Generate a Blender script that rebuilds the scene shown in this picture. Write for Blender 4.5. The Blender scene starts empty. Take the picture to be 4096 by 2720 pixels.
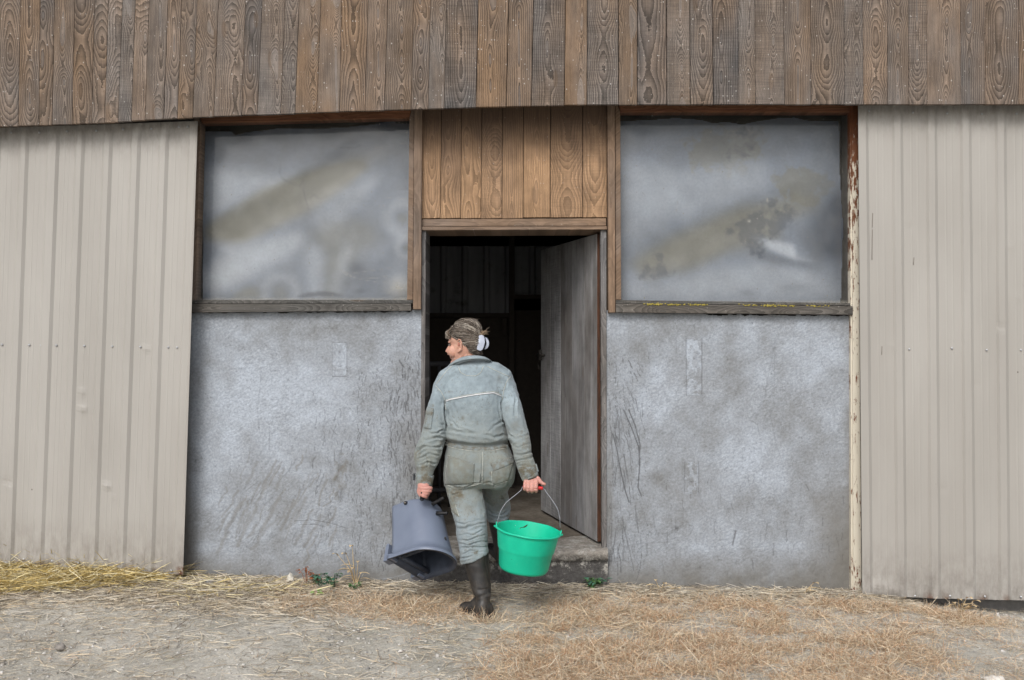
import bpy, bmesh, math, random
import numpy as np
from mathutils import Vector, Matrix
from mathutils.bvhtree import BVHTree
from mathutils import noise as mnoise
random.seed(7); rng = np.random.default_rng(7)
R = math.radians
sc = bpy.context.scene
COL = sc.collection
# ------------------------------------------------------------------ camera
F, HX, HY, CD, CH = 3622.0, 2048.0, 1397.0, 5.8, 1.5
cam = bpy.data.cameras.new('camera'); camo = bpy.data.objects.new('camera', cam); COL.objects.link(camo)
camo.location = (0, -CD, CH); camo.rotation_euler = (R(90), 0, 0)
cam.sensor_width = 36; cam.lens = F/4096*36; cam.shift_y = (HY-1360)/4096; cam.clip_end = 500; cam.clip_start = .05
sc.camera = camo
# ------------------------------------------------------------------ world: overcast sky
w = bpy.data.worlds.new('World'); sc.world = w; w.use_nodes = True
nt = w.node_tree; nt.nodes.clear()
sky = nt.nodes.new('ShaderNodeTexSky'); sky.sky_type = 'NISHITA'; sky.sun_disc = False
SUN_EL, SUN_AZ = R(42), R(196)
sky.sun_elevation = SUN_EL; sky.sun_rotation = SUN_AZ; sky.air_density = 1.0; sky.dust_density = 4.0; sky.ozone_density = 1.0
hs = nt.nodes.new('ShaderNodeHueSaturation'); hs.inputs['Saturation'].default_value = .38
bg = nt.nodes.new('ShaderNodeBackground'); bg.inputs['Strength'].default_value = .122
wo = nt.nodes.new('ShaderNodeOutputWorld')
nt.links.new(sky.outputs[0], hs.inputs['Color']); nt.links.new(hs.outputs[0], bg.inputs['Color']); nt.links.new(bg.outputs[0], wo.inputs[0])
sl = bpy.data.lights.new('sun', 'SUN'); sl.energy = 1.2; sl.angle = R(24); sl.color = (1, .985, .955)
so = bpy.data.objects.new('sun', sl); COL.objects.link(so)
# sun direction: sky azimuth measured clockwise from +Y
sd = Vector((math.sin(SUN_AZ)*math.cos(SUN_EL), math.cos(SUN_AZ)*math.cos(SUN_EL), math.sin(SUN_EL)))
so.rotation_euler = sd.to_track_quat('Z', 'Y').to_euler(); so.location = (0, -4, 6)
vs = sc.view_settings; vs.view_transform = 'Standard'; vs.look = 'None'; vs.gamma = 1; vs.exposure = .37
# ------------------------------------------------------------------ helpers
def P(px, py, y):
    D = CD + y
    return Vector(((px-HX)/F*D, y, CH-(py-HY)/F*D))
def lk(nt, a, b): nt.links.new(a, b)
class N:
    """small node writer"""
    def __init__(s, name):
        s.m = bpy.data.materials.new(name); s.m.use_nodes = True; s.t = s.m.node_tree; s.t.nodes.clear()
        s.out = s.t.nodes.new('ShaderNodeOutputMaterial')
    def put(s, sock, v):
        if isinstance(v, bpy.types.NodeSocket): s.t.links.new(v, sock)
        elif v is not None:
            if sock.type == 'RGBA' and not hasattr(v, '__len__'): v = (v, v, v, 1)
            if sock.type == 'RGBA' and len(v) == 3: v = (*v, 1)
            sock.default_value = v
    def node(s, t, ins=None, **kw):
        n = s.t.nodes.new(t)
        for k, v in kw.items(): setattr(n, k, v)
        for k, v in (ins or {}).items(): s.put(n.inputs[k], v)
        return n
    def M(s, op, a, b=None, c=None, clamp=False):
        n = s.t.nodes.new('ShaderNodeMath'); n.operation = op; n.use_clamp = clamp
        for i, v in enumerate((a, b, c)):
            if v is not None: s.put(n.inputs[i], v)
        return n.outputs[0]
    def add(s, a, b): return s.M('ADD', a, b)
    def sub(s, a, b): return s.M('SUBTRACT', a, b)
    def mul(s, a, b): return s.M('MULTIPLY', a, b)
    def comb(s, x=0, y=0, z=0): return s.node('ShaderNodeCombineXYZ', {0: x, 1: y, 2: z}).outputs[0]
    def sep(s, v):
        n = s.node('ShaderNodeSeparateXYZ', {0: v}); return n.outputs[0], n.outputs[1], n.outputs[2]
    def obj(s): return s.node('ShaderNodeTexCoord').outputs['Object']
    def attr(s, name): return s.node('ShaderNodeAttribute', attribute_name=name)
    def noise(s, vec, scale=1, detail=3, rough=.55, dist=0):
        return s.node('ShaderNodeTexNoise', {'Vector': vec, 'Scale': scale, 'Detail': detail, 'Roughness': rough, 'Distortion': dist}).outputs[0]
    def sc3(s, vec, x, y, z):
        return s.node('ShaderNodeVectorMath', {0: vec, 1: (x, y, z)}, operation='MULTIPLY').outputs[0]
    def ramp(s, fac, stops, interp='LINEAR'):
        n = s.node('ShaderNodeValToRGB', {0: fac}); e = n.color_ramp.elements; n.color_ramp.interpolation = interp
        while len(e) < len(stops): e.new(.5)
        for el, (p, c) in zip(e, stops):
            el.position = p; el.color = (c, c, c, 1) if not hasattr(c, '__len__') else (*c, 1)
        return n.outputs[0]
    def mix(s, f, a, b, mode='MIX'):
        n = s.t.nodes.new('ShaderNodeMix'); n.data_type = 'RGBA'; n.blend_type = mode
        s.put(n.inputs[0], f); s.put(n.inputs[6], a); s.put(n.inputs[7], b); return n.outputs[2]
    def bump(s, h, dist=.002, st=.6):
        return s.node('ShaderNodeBump', {'Height': h, 'Distance': dist, 'Strength': st}).outputs[0]
    def bsdf(s, col, rough=.8, spec=.3, normal=None, metal=0, **kw):
        n = s.node('ShaderNodeBsdfPrincipled', {'Base Color': col, 'Roughness': rough, 'Specular IOR Level': spec, 'Metallic': metal})
        if normal is not None: s.put(n.inputs['Normal'], normal)
        for k, v in kw.items(): s.put(n.inputs[k], v)
        s.t.links.new(n.outputs[0], s.out.inputs[0]); s.b = n
        return s.m
def tag(o, label=None, cat=None, group=None, kind=None):
    if label: o['label'] = label
    if cat: o['category'] = cat
    if group: o['group'] = group
    if kind: o['kind'] = kind
    return o
def empty(name, loc, label, cat, group=None):
    o = bpy.data.objects.new(name, None); COL.objects.link(o); o.location = loc; o.empty_display_size = .1
    return tag(o, label, cat, group)
def link(name, me, parent=None, label=None):
    o = bpy.data.objects.new(name, me); COL.objects.link(o)
    if parent is not None:
        o.parent = parent
        if parent.type == 'EMPTY': o.matrix_parent_inverse = Matrix.Translation(-parent.location)
    if label: o['label'] = label
    return o
def mk(name, verts, faces, mats, parent=None, smooth=False, label=None, mi=None):
    me = bpy.data.meshes.new(name); me.from_pydata([tuple(v) for v in verts], [], faces)
    for m in (mats if isinstance(mats, (list, tuple)) else [mats]): me.materials.append(m)
    if smooth: me.polygons.foreach_set('use_smooth', [True]*len(me.polygons))
    if mi is not None: me.polygons.foreach_set('material_index', mi)
    me.update()
    return link(name, me, parent, label)
def setcol(me, name, arr):
    a = me.attributes.new(name, 'FLOAT_COLOR', 'POINT')
    arr = np.asarray(arr, dtype=np.float32)
    if arr.shape[1] == 3: arr = np.hstack([arr, np.ones((len(arr), 1), np.float32)])
    a.data.foreach_set('color', arr.ravel())
class MB:
    """collects shapes for ONE mesh; keeps a per-vertex board coordinate (u across, v along) and a seed"""
    def __init__(s): s.v = []; s.f = []; s.uv = []; s.sd = []; s.mi = []
    def quadbox(s, q, back, seed=None, along='v', ch=.002, mi=0, backvec=None):
        """q = TL,TR,BR,BL front corners; back = thickness along +y"""
        q = [Vector(p) for p in q]; seed = seed or [random.random() for _ in range(3)]
        c = sum(q, Vector())/4; bv = backvec or Vector((0, back, 0)); bn = bv.normalized()
        base = len(s.v)
        def inset(p): 
            d = c-p; return Vector((p.x+math.copysign(min(ch, abs(d.x)*.4), d.x), p.y+ (math.copysign(min(ch,abs(d.y)*.4), d.y) if abs(d.y)>1e-6 else 0), p.z+math.copysign(min(ch, abs(d.z)*.4), d.z)))
        rings = [[inset(p) for p in q], [p+bn*ch for p in q], [p+bv for p in q]]
        ux = (q[1]-q[0]+q[2]-q[3]).normalized(); vz = (q[0]-q[3]+q[1]-q[2]).normalized()
        for r in rings:
            for p in r:
                s.v.append(p); a = (p-c).dot(ux); b = (p-c).dot(vz)
                s.uv.append((a, b+c.z) if along == 'v' else (b, a+c.x)); s.sd.append(seed)
        b = base
        fs = [(b, b+3, b+2, b+1)]
        for k in (0, 4):
            for i in range(4):
                j = (i+1) % 4; fs.append((b+k+i, b+k+j, b+k+4+j, b+k+4+i))
        fs.append((b+8, b+9, b+10, b+11))
        s.f += fs; s.mi += [mi]*len(fs)
    def px(s, x0, y0, x1, y1, yf, th, **k):
        s.quadbox([P(x0, y0, yf), P(x1, y0, yf), P(x1, y1, yf), P(x0, y1, yf)], th, **k)
    def pxq(s, pts, yf, th, **k): s.quadbox([P(a, b, yf) for a, b in pts], th, **k)
    def box(s, x0, x1, y0, y1, z0, z1, **k):
        s.quadbox([(x0, y0, z1), (x1, y0, z1), (x1, y0, z0), (x0, y0, z0)], y1-y0, **k)
    def raw(s, verts, faces, mi=0, uv=None):
        b = len(s.v); s.v += [Vector(p) for p in verts]
        s.uv += uv or [(p[0], p[2]) for p in verts]; sd = [random.random() for _ in range(3)]; s.sd += [sd]*len(verts)
        s.f += [tuple(b+i for i in f) for f in faces]; s.mi += [mi]*len(faces)
    def build(s, name, mats, parent=None, smooth=False, label=None):
        o = mk(name, s.v, s.f, mats, parent, smooth, label, s.mi)
        me = o.data
        bm = bmesh.new(); bm.from_mesh(me); bmesh.ops.recalc_face_normals(bm, faces=bm.faces); bm.to_mesh(me); bm.free()
        a = me.attributes.new('bv', 'FLOAT_VECTOR', 'POINT'); a.data.foreach_set('vector', np.array([(u, v, 0) for u, v in s.uv], np.float32).ravel())
        setcol(me, 'seed', s.sd)
        return o
def tube_geo(pts, rad, ref=(0, 0, 1), n=12, cap=True, round_=False):
    """rad: float or list of float/(a,b)"""
    pts = [Vector(p) for p in pts]; m = len(pts)
    rad = [rad]*m if not isinstance(rad, (list, tuple)) else list(rad)
    rad = [r if isinstance(r, (tuple, list)) else (r, r) for r in rad]
    if round_:
        a = (pts[0]-pts[1]).normalized(); b = (pts[-1]-pts[-2]).normalized(); r0 = rad[0]; r1 = rad[-1]
        m0 = min(r0); m1 = min(r1)
        pts = [pts[0]+a*m0*.9, pts[0]+a*m0*.6]+pts+[pts[-1]+b*m1*.6, pts[-1]+b*m1*.9]
        rad = [(r0[0]*.4, r0[1]*.4), (r0[0]*.8, r0[1]*.8)]+rad+[(r1[0]*.8, r1[1]*.8), (r1[0]*.4, r1[1]*.4)]
        m = len(pts)
    V = []; Fc = []
    for i, p in enumerate(pts):
        t = (pts[min(i+1, m-1)]-pts[max(i-1, 0)]).normalized()
        u = Vector(ref); u = u-t*u.dot(t)
        if u.length < 1e-4: u = Vector((1, 0, 0)) - t*t.x
        if u.length < 1e-4: u = Vector((0, 1, 0))
        u.normalize(); v = t.cross(u)
        for k in range(n):
            an = 2*math.pi*k/n; V.append(p+u*math.cos(an)*rad[i][0]+v*math.sin(an)*rad[i][1])
    for i in range(m-1):
        for k in range(n):
            k2 = (k+1) % n; Fc.append((i*n+k, i*n+k2, (i+1)*n+k2, (i+1)*n+k))
    if cap:
        Fc.append(tuple(range(n-1, -1, -1))); Fc.append(tuple((m-1)*n+k for k in range(n)))
    return V, Fc
def smooth_path(pts, n=8):
    pts = [Vector(p) for p in pts]; out = []
    for i in range(len(pts)-1):
        p0 = pts[max(i-1, 0)]; p1 = pts[i]; p2 = pts[i+1]; p3 = pts[min(i+2, len(pts)-1)]
        for k in range(n):
            t = k/n; out.append(.5*((2*p1)+(-p0+p2)*t+(2*p0-5*p1+4*p2-p3)*t*t+(-p0+3*p1-3*p2+p3)*t**3))
    out.append(pts[-1]); return out
def ell(c, r, n=16, m=10, rot=None):
    V = []; Fc = []; rot = rot or Matrix.Identity(3); c = Vector(c)
    for i in range(m+1):
        th = math.pi*i/m
        for k in range(n):
            ph = 2*math.pi*k/n
            V.append(c+rot@Vector((r[0]*math.sin(th)*math.cos(ph), r[1]*math.sin(th)*math.sin(ph), r[2]*math.cos(th))))
    for i in range(m):
        for k in range(n): k2 = (k+1) % n; Fc.append((i*n+k, (i+1)*n+k, (i+1)*n+k2, i*n+k2))
    return V, Fc
class GB:
    """plain geometry collector"""
    def __init__(s): s.v = []; s.f = []; s.mi = []
    def put(s, g, mi=0):
        b = len(s.v); s.v += list(g[0]); s.f += [tuple(b+i for i in f) for f in g[1]]; s.mi += [mi]*len(g[1]); return s
    def build(s, name, mats, parent=None, smooth=True, label=None, weld=False):
        o = mk(name, s.v, s.f, mats, parent, smooth, label, s.mi)
        bm = bmesh.new(); bm.from_mesh(o.data)
        if weld: bmesh.ops.remove_doubles(bm, verts=bm.verts, dist=1e-5)
        bmesh.ops.recalc_face_normals(bm, faces=bm.faces); bm.to_mesh(o.data); bm.free()
        return o
    def remesh(s, voxel, smooth_it=2, fac=.5):
        me = bpy.data.meshes.new('tmp'); me.from_pydata([tuple(v) for v in s.v], [], s.f)
        bm = bmesh.new(); bm.from_mesh(me); bmesh.ops.remove_doubles(bm, verts=bm.verts, dist=1e-6)
        bmesh.ops.recalc_face_normals(bm, faces=bm.faces); bm.to_mesh(me); bm.free()
        o = bpy.data.objects.new('tmp', me); COL.objects.link(o)
        r = o.modifiers.new('r', 'REMESH'); r.mode = 'VOXEL'; r.voxel_size = voxel
        if smooth_it:
            q = o.modifiers.new('s', 'SMOOTH'); q.iterations = smooth_it; q.factor = fac
        dg = bpy.context.evaluated_depsgraph_get(); dg.update()
        out = bpy.data.meshes.new_from_object(o.evaluated_get(dg))
        bpy.data.objects.remove(o); bpy.data.meshes.remove(me)
        out.polygons.foreach_set('use_smooth', [True]*len(out.polygons))
        return out
def vnoise(shape, cells, seed):
    """bilinear-smooth value noise on a raster, shape (rows, cols), cells (rows, cols)"""
    g = np.random.default_rng(seed).random((cells[0]+2, cells[1]+2))
    y = np.linspace(0, cells[0], shape[0], endpoint=False); x = np.linspace(0, cells[1], shape[1], endpoint=False)
    yi = y.astype(int); xi = x.astype(int); fy = y-yi; fx = x-xi
    fy = (fy*fy*(3-2*fy))[:, None]; fx = (fx*fx*(3-2*fx))[None, :]
    a = g[yi][:, xi]; b = g[yi][:, xi+1]; c = g[yi+1][:, xi]; d = g[yi+1][:, xi+1]
    return (a*(1-fx)+b*fx)*(1-fy)+(c*(1-fx)+d*fx)*fy
def fbm(shape, cells, seed, octv=5, gain=.55):
    s = 0; a = 1; t = 0
    for o in range(octv):
        s = s+a*vnoise(shape, (max(1, int(cells[0]*2**o)), max(1, int(cells[1]*2**o))), seed+o*17); t += a; a *= gain
    return s/t
class Raster:
    """a real surface grid; px coordinates of the wall plane are used only to measure marks off the photo"""
    def __init__(s, x0, y0, x1, y1, step):
        s.x0, s.y0, s.x1, s.y1 = x0, y0, x1, y1
        s.w = int((x1-x0)/step)+1; s.h = int((y1-y0)/step)+1
        s.X, s.Y = np.meshgrid(np.linspace(x0, x1, s.w), np.linspace(y0, y1, s.h))
        s.st = (x1-x0)/(s.w-1)
    def stroke(s, A, pts, wid, val, soft=1.0, mode='max'):
        for i in range(len(pts)-1):
            (ax, ay), (bx, by) = pts[i], pts[i+1]
            m = wid*3+4
            c0 = max(0, int((min(ax, bx)-m-s.x0)/s.st)); c1 = min(s.w, int((max(ax, bx)+m-s.x0)/s.st)+2)
            r0 = max(0, int((min(ay, by)-m-s.y0)/s.st)); r1 = min(s.h, int((max(ay, by)+m-s.y0)/s.st)+2)
            if c0 >= c1 or r0 >= r1: continue
            X = s.X[r0:r1, c0:c1]; Y = s.Y[r0:r1, c0:c1]
            dx, dy = bx-ax, by-ay; L = dx*dx+dy*dy+1e-9
            t = np.clip(((X-ax)*dx+(Y-ay)*dy)/L, 0, 1)
            d = np.hypot(X-ax-t*dx, Y-ay-t*dy)
            v = val*np.exp(-((d/wid)**2)**1.5*soft)
            if mode == 'max': A[r0:r1, c0:c1] = np.maximum(A[r0:r1, c0:c1], v)
            else: A[r0:r1, c0:c1] += v
    def blob(s, A, cx, cy, rx, ry, val, ang=0, p=1.0):
        ca, sa = math.cos(ang), math.sin(ang)
        u = ((s.X-cx)*ca+(s.Y-cy)*sa)/rx; v = (-(s.X-cx)*sa+(s.Y-cy)*ca)/ry
        A += val*np.exp(-(u*u+v*v)**p)
    def poly(s, A, pts, val, blur=6, f=None):
        pts = [f(p) for p in pts] if f else pts; ins = np.zeros(s.X.shape, bool); n = len(pts)
        for i in range(n):
            (x1, y1), (x2, y2) = pts[i], pts[(i+1) % n]
            if y1 == y2: continue
            c = ((y1 > s.Y) != (y2 > s.Y)) & (s.X < (x2-x1)*(s.Y-y1)/(y2-y1)+x1); ins ^= c
        m = ins.astype(float)
        for k in range(int(blur)):
            q = 1+k % 3; p = np.pad(m, q, mode='edge'); m = (p[q:-q, q:-q]*2+p[2*q:, q:-q]+p[:-2*q, q:-q]+p[q:-q, 2*q:]+p[q:-q, :-2*q])/6
        A += val*m
    def mesh(s, name, mat, parent, depth, disp=None, attrs=None, keep=None, label=None):
        D = CD+depth
        d = disp if disp is not None else np.zeros_like(s.X)
        V = np.stack([(s.X-HX)/F*D, depth+d, CH-(s.Y-HY)/F*D], -1).reshape(-1, 3)
        idx = np.arange(s.w*s.h).reshape(s.h, s.w)
        Q = np.stack([idx[:-1, :-1], idx[1:, :-1], idx[1:, 1:], idx[:-1, 1:]], -1).reshape(-1, 4)
        if keep is not None:
            k = (keep[:-1, :-1] & keep[1:, :-1] & keep[1:, 1:] & keep[:-1, 1:]).reshape(-1); Q = Q[k]
        me = bpy.data.meshes.new(name); fastmesh(me, V, Q); me.materials.append(mat)
        for k, v in (attrs or {}).items(): setcol(me, k, np.stack([c.reshape(-1) for c in v], -1))
        me.polygons.foreach_set('use_smooth', np.ones(len(me.polygons), bool))
        o = link(name, me, parent, label)
        return o
def fastmesh(me, V, Q):
    Q = np.asarray(Q, np.int32); n = Q.shape[1]
    me.vertices.add(len(V)); me.vertices.foreach_set('co', np.asarray(V, np.float32).ravel())
    me.loops.add(Q.size); me.loops.foreach_set('vertex_index', Q.ravel())
    me.polygons.add(len(Q)); me.polygons.foreach_set('loop_start', np.arange(0, Q.size, n, dtype=np.int32))
    me.update(calc_edges=True); me.validate()
# ------------------------------------------------------------------ materials
def wood(name, browns, greys, greybias=.5, ring=.009, contrast=1.0, specks=.6, knots=.5, topdark=None, rough=.85, wav=1.0, fade=None):
    n = N(name); u, v, _ = n.sep(n.attr('bv').outputs['Vector'])
    sdc = n.node('ShaderNodeSeparateColor', {0: n.attr('seed').outputs['Color']}); s1, s2, s3 = sdc.outputs[0], sdc.outputs[1], sdc.outputs[2]
    v2 = n.add(v, n.mul(s1, 37))
    cw = n.mul(n.sub(n.noise(n.comb(n.mul(v2, 1.1), n.mul(s2, 9), 0), 1, 1), .5), .05*wav)
    d = n.mul(n.sub(n.noise(n.comb(n.mul(v2, 1.9), n.mul(s3, 11), 5), 1, 1, .5), .5), .27*wav)
    d = n.add(d, n.ramp(s2, [(.5, 0), (.62, .10), (.8, .0), (1, .06)]))
    uu = n.add(n.sub(u, cw), n.mul(n.sub(s3, .5), .05))
    kv = n.comb(n.add(n.mul(u, 8), n.mul(s1, 13)), n.mul(v2, 2.3), 0)
    vo = n.node('ShaderNodeTexVoronoi', {'Vector': kv, 'Scale': 1, 'Randomness': .95}, voronoi_dimensions='2D')
    kr = n.node('ShaderNodeSeparateColor', {0: vo.outputs['Color']}).outputs[0]
    km = n.M('GREATER_THAN', kr, 1-knots)
    kd = vo.outputs['Distance']
    kb = n.mul(n.M('EXPONENT', n.mul(n.mul(kd, kd), -16)), km)
    r = n.M('SQRT', n.add(n.mul(uu, uu), n.mul(d, d)))
    r = n.add(r, n.mul(n.sub(n.noise(n.comb(n.mul(u, 16), n.mul(v2, 2.0), s2), 1, 3), .5), .011))
    r = n.add(r, n.mul(n.noise(n.comb(n.mul(u, 70), n.mul(v2, 70), s2), 1, 3), .006))
    r = n.sub(r, n.mul(kb, .032))
    rs = n.mul(n.add(.72, n.mul(s3, .75)), ring)
    ph = n.M('FRACT', n.M('DIVIDE', r, rs))
    rg = n.ramp(ph, [(0, 1.7), (.14, 1.3), (.5, 1.0), (.82, .6), (.96, .5), (1, 1.5)])
    rg = n.mix(contrast, (1, 1, 1), rg)
    big = n.noise(n.comb(n.mul(u, 3), n.mul(v2, 1.1), n.mul(s3, 7)), 1, 3)
    gf = n.M('ADD', n.mul(n.sub(big, .5), 2.2), n.add(n.mul(n.sub(s2, .5), .5), greybias), clamp=True)
    br = n.mix(s1, browns[0], browns[1]); gr = n.mix(s3, greys[0], greys[1])
    col = n.mix(gf, br, gr)
    col = n.mix(1.0, col, rg, 'MULTIPLY')
    st = n.noise(n.comb(n.mul(u, 140), n.mul(v2, 3.5), s1), 1, 3, .6)
    col = n.mix(1.0, col, n.ramp(st, [(.3, .78), (.7, 1.2)]), 'MULTIPLY')
    saw = n.noise(n.comb(n.mul(u, 5), n.mul(v2, 170), s1), 1, 2, .6)
    col = n.mix(n.ramp(s2, [(.45, 0), (.8, 1)]), col, n.mix(1.0, col, n.ramp(saw, [(.34, .8), (.6, 1.08)]), 'MULTIPLY'))
    core = n.mul(n.ramp(kd, [(.0, 1), (.10, 1), (.14, 0)]), km)
    col = n.mix(n.mul(core, .4), col, (.11, .07, .042))
    pale = n.ramp(n.M('DIVIDE', r, ring*1.15), [(0, 1), (.88, 1), (1, 0)])
    col = n.mix(n.mul(pale, .38*contrast), col, n.mix(1.0, gr, 1.55, 'MULTIPLY'))
    bl = n.noise(n.comb(n.mul(u, 9), n.mul(v2, 5), n.mul(s1, 5)), 1, 4, .65)
    col = n.mix(1.0, col, n.ramp(bl, [(.3, .72), (.62, 1.1)]), 'MULTIPLY')
    if topdark:   # shade under the overhang painted into the colour: ragged band across top ends
        z0, z1, c = topdark
        zn = n.add(v, n.mul(n.sub(n.noise(n.comb(n.mul(u, 12), n.mul(v2, 6), 3), 1, 4), .5), .25))
        m = n.M('DIVIDE', n.sub(zn, z0), z1-z0, clamp=True)
        col = n.mix(n.mul(m, .8), col, c)
    if specks:
        sp = n.node('ShaderNodeTexVoronoi', {'Vector': n.comb(n.mul(u, 1), n.mul(v2, .7), 0), 'Scale': 48, 'Randomness': 1}, voronoi_dimensions='2D')
        sr = n.node('ShaderNodeSeparateColor', {0: sp.outputs['Color']}).outputs[1]
        sm = n.mul(n.M('LESS_THAN', sp.outputs['Distance'], n.mul(n.M('POWER', sr, 8), .17)), n.ramp(n.noise(n.comb(n.mul(u, 4), n.mul(v2, 3), 9), 1, 2), [(.4, .2), (.6, 1)]))
        col = n.mix(n.mul(sm, specks), col, (.62, .6, .57))
    h = n.add(n.mul(ph, -.3), n.add(n.mul(st, .5), n.mul(core, -.5)))
    return n.bsdf(col, rough, .25, n.bump(h, .0025, .8))
WOOD_UP = wood('weathered_planks', ((.215, .14, .086), (.15, .103, .068)), ((.165, .15, .14), (.092, .086, .084)), .52, .0092, 1.0, .6, .33)
WOOD_DOORCLAD = wood('brown_planks', ((.335, .21, .12), (.28, .178, .105)), ((.22, .145, .095), (.19, .125, .085)), .28, .0105, .6, .2, .3, (2.66, 2.95, (.085, .058, .044)))
WOOD_TRIM = wood('trim_wood', ((.24, .16, .105), (.19, .13, .09)), ((.22, .18, .155), (.16, .135, .12)), .35, .012, .25, .3, .1)
WOOD_GREY = wood('grey_wood', ((.13, .115, .1), (.12, .105, .095)), ((.18, .175, .175), (.13, .128, .13)), .7, .011, .6, .3, .2)
WOOD_SILL = wood('sill_wood', ((.11, .095, .08), (.09, .08, .07)), ((.12, .118, .11), (.085, .083, .08)), .6, .008, .7, .4, .1)
WOOD_RED = wood('reddish_rail', ((.24, .105, .055), (.20, .09, .05)), ((.12, .065, .04), (.10, .06, .04)), .3, .012, .4, .1, .15)
WOOD_DOOR = wood('door_wood', ((.17, .155, .145), (.13, .12, .115)), ((.47, .47, .48), (.24, .245, .26)), .66, .02, .3, .1, .1, wav=.5)
def flat(name, col, rough=.7, spec=.3, nz=.12, sc_=30, bump=.0, metal=0):
    n = N(name); o = n.obj(); a = n.noise(o, sc_, 4)
    c = n.mix(1.0, col, n.ramp(a, [(.3, 1-nz), (.7, 1+nz)]), 'MULTIPLY')
    return n.bsdf(c, rough, spec, n.bump(a, bump, .6) if bump else None, metal)
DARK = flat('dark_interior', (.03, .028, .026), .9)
def metal_mat():
    n = N('painted_sheet'); o = n.obj(); x, y, z = n.sep(o)
    big = n.noise(n.comb(n.mul(x, 2.5), 0, n.mul(z, .7)), 1, 3)
    col = n.mix(n.ramp(big, [(.35, 0), (.65, 1)]), (.335, .318, .293), (.375, .358, .333))
    strk = n.noise(n.comb(n.mul(x, 55), 0, n.mul(z, 1.6)), 1, 3, .6)
    col = n.mix(1.0, col, n.ramp(strk, [(.35, .985), (.6, 1.01)]), 'MULTIPLY')
    dirt = n.attr('dirt').outputs['Fac']
    dn = n.noise(n.comb(n.mul(x, 22), 0, n.mul(z, 9)), 1, 5, .7)
    dm = n.M('MULTIPLY', dirt, n.ramp(dn, [(.38, 0), (.72, 1)]), clamp=True)
    col = n.mix(n.mul(dm, .75), col, (.12, .10, .085))
    vo = n.node('ShaderNodeTexVoronoi', {'Vector': n.comb(x, 0, n.mul(z, .8)), 'Scale': 6, 'Randomness': 1})
    cr = n.node('ShaderNodeSeparateColor', {0: vo.outputs['Color']}); 
    sp = n.M('LESS_THAN', vo.outputs['Distance'], n.mul(n.M('POWER', cr.outputs[0], 3), .035))
    col = n.mix(n.mul(sp, .75), col, n.mix(n.M('GREATER_THAN', cr.outputs[1], .6), (.08, .07, .06), (.75, .74, .72)))
    rust = n.mul(n.attr('rust').outputs['Fac'], n.ramp(n.noise(o, 40, 5, .7), [(.35, 0), (.5, 1)]))
    col = n.mix(rust, col, (.12, .055, .03))
    return n.bsdf(col, n.add(.5, n.mul(big, .1)), .35, n.bump(n.noise(n.comb(n.mul(x, 1.6), 0, n.mul(z, 1.2)), 1, 2), .02, .25))
METAL = metal_mat()
def screwmat(): return flat('screw_head', (.42, .43, .45), .35, .5, .1, metal=.4)
SCREW = screwmat()
def cream_mat():
    n = N('rusty_cream_steel'); o = n.obj(); x, y, z = n.sep(o)
    rn = n.noise(n.comb(n.mul(x, 60), n.mul(y, 60), n.mul(z, 16)), 1, 5, .7)
    bias = n.ramp(n.M('DIVIDE', n.add(z, .2), 3.2), [(0, .16), (.06, .07), (.12, .0), (.5, .02), (.7, .05), (.84, .1), (.97, .3), (1, .42)])
    edge = n.mul(n.M('GREATER_THAN', n.noise(n.comb(n.mul(x, 30), 0, n.mul(z, 3)), 1, 3), .58), .08)
    m = n.ramp(n.add(rn, n.add(bias, edge)), [(.60, 0), (.66, 1)])
    c = n.mix(n.noise(o, 7, 3), (.68, .63, .53), (.60, .55, .45))
    c = n.mix(m, c, n.mix(n.noise(o, 50, 3), (.21, .075, .03), (.10, .04, .022)))
    return n.bsdf(c, .7, .3, n.bump(m, .002, .5))
CREAM = cream_mat()
def plaster_mat():
    n = N('weathered_plaster'); o = n.obj(); x, y, z = n.sep(o)
    at = n.node('ShaderNodeSeparateColor', {0: n.attr('marks').outputs['Color']}); mk_, lt, br = at.outputs[0], at.outputs[1], at.outputs[2]
    v = n.comb(x, 0, z)
    a = n.noise(v, 2.2, 5, .6); b = n.noise(v, 9, 5, .65); c = n.noise(v, 70, 5, .75)
    lf = n.M('ADD', n.add(n.mul(n.sub(a, .5), .9), n.mul(n.sub(b, .5), .6)), n.add(lt, .0), clamp=True)
    col = n.mix(lf, (.205, .212, .218), (.375, .413, .468))
    col = n.mix(1.0, col, n.ramp(c, [(.3, .70), (.7, 1.22)]), 'MULTIPLY')
    tw = n.noise(n.comb(n.add(n.mul(x, 30), n.mul(z, 14)), 0, n.sub(n.mul(z, 90), n.mul(x, 40))), 1, 4, .65, .6)
    col = n.mix(n.ramp(a, [(.4, .2), (.6, 1)]), col, n.mix(1.0, col, n.ramp(tw, [(.36, .84), (.62, 1.12)]), 'MULTIPLY'))
    col = n.mix(br, col, n.mix(n.noise(v, 14, 4), (.14, .135, .12), (.20, .19, .175)))
    sp = n.noise(v, 130, 3, .7)
    col = n.mix(n.ramp(sp, [(.70, 0), (.78, .4)]), col, (.12, .12, .12))
    col = n.mix(mk_, col, (.07, .07, .073))
    h = n.add(n.mul(c, .6), n.add(n.mul(b, 1.2), n.mul(mk_, -1.2)))
    return n.bsdf(col, .92, .15, n.bump(h, .003, .7))
PLASTER = plaster_mat()
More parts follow.
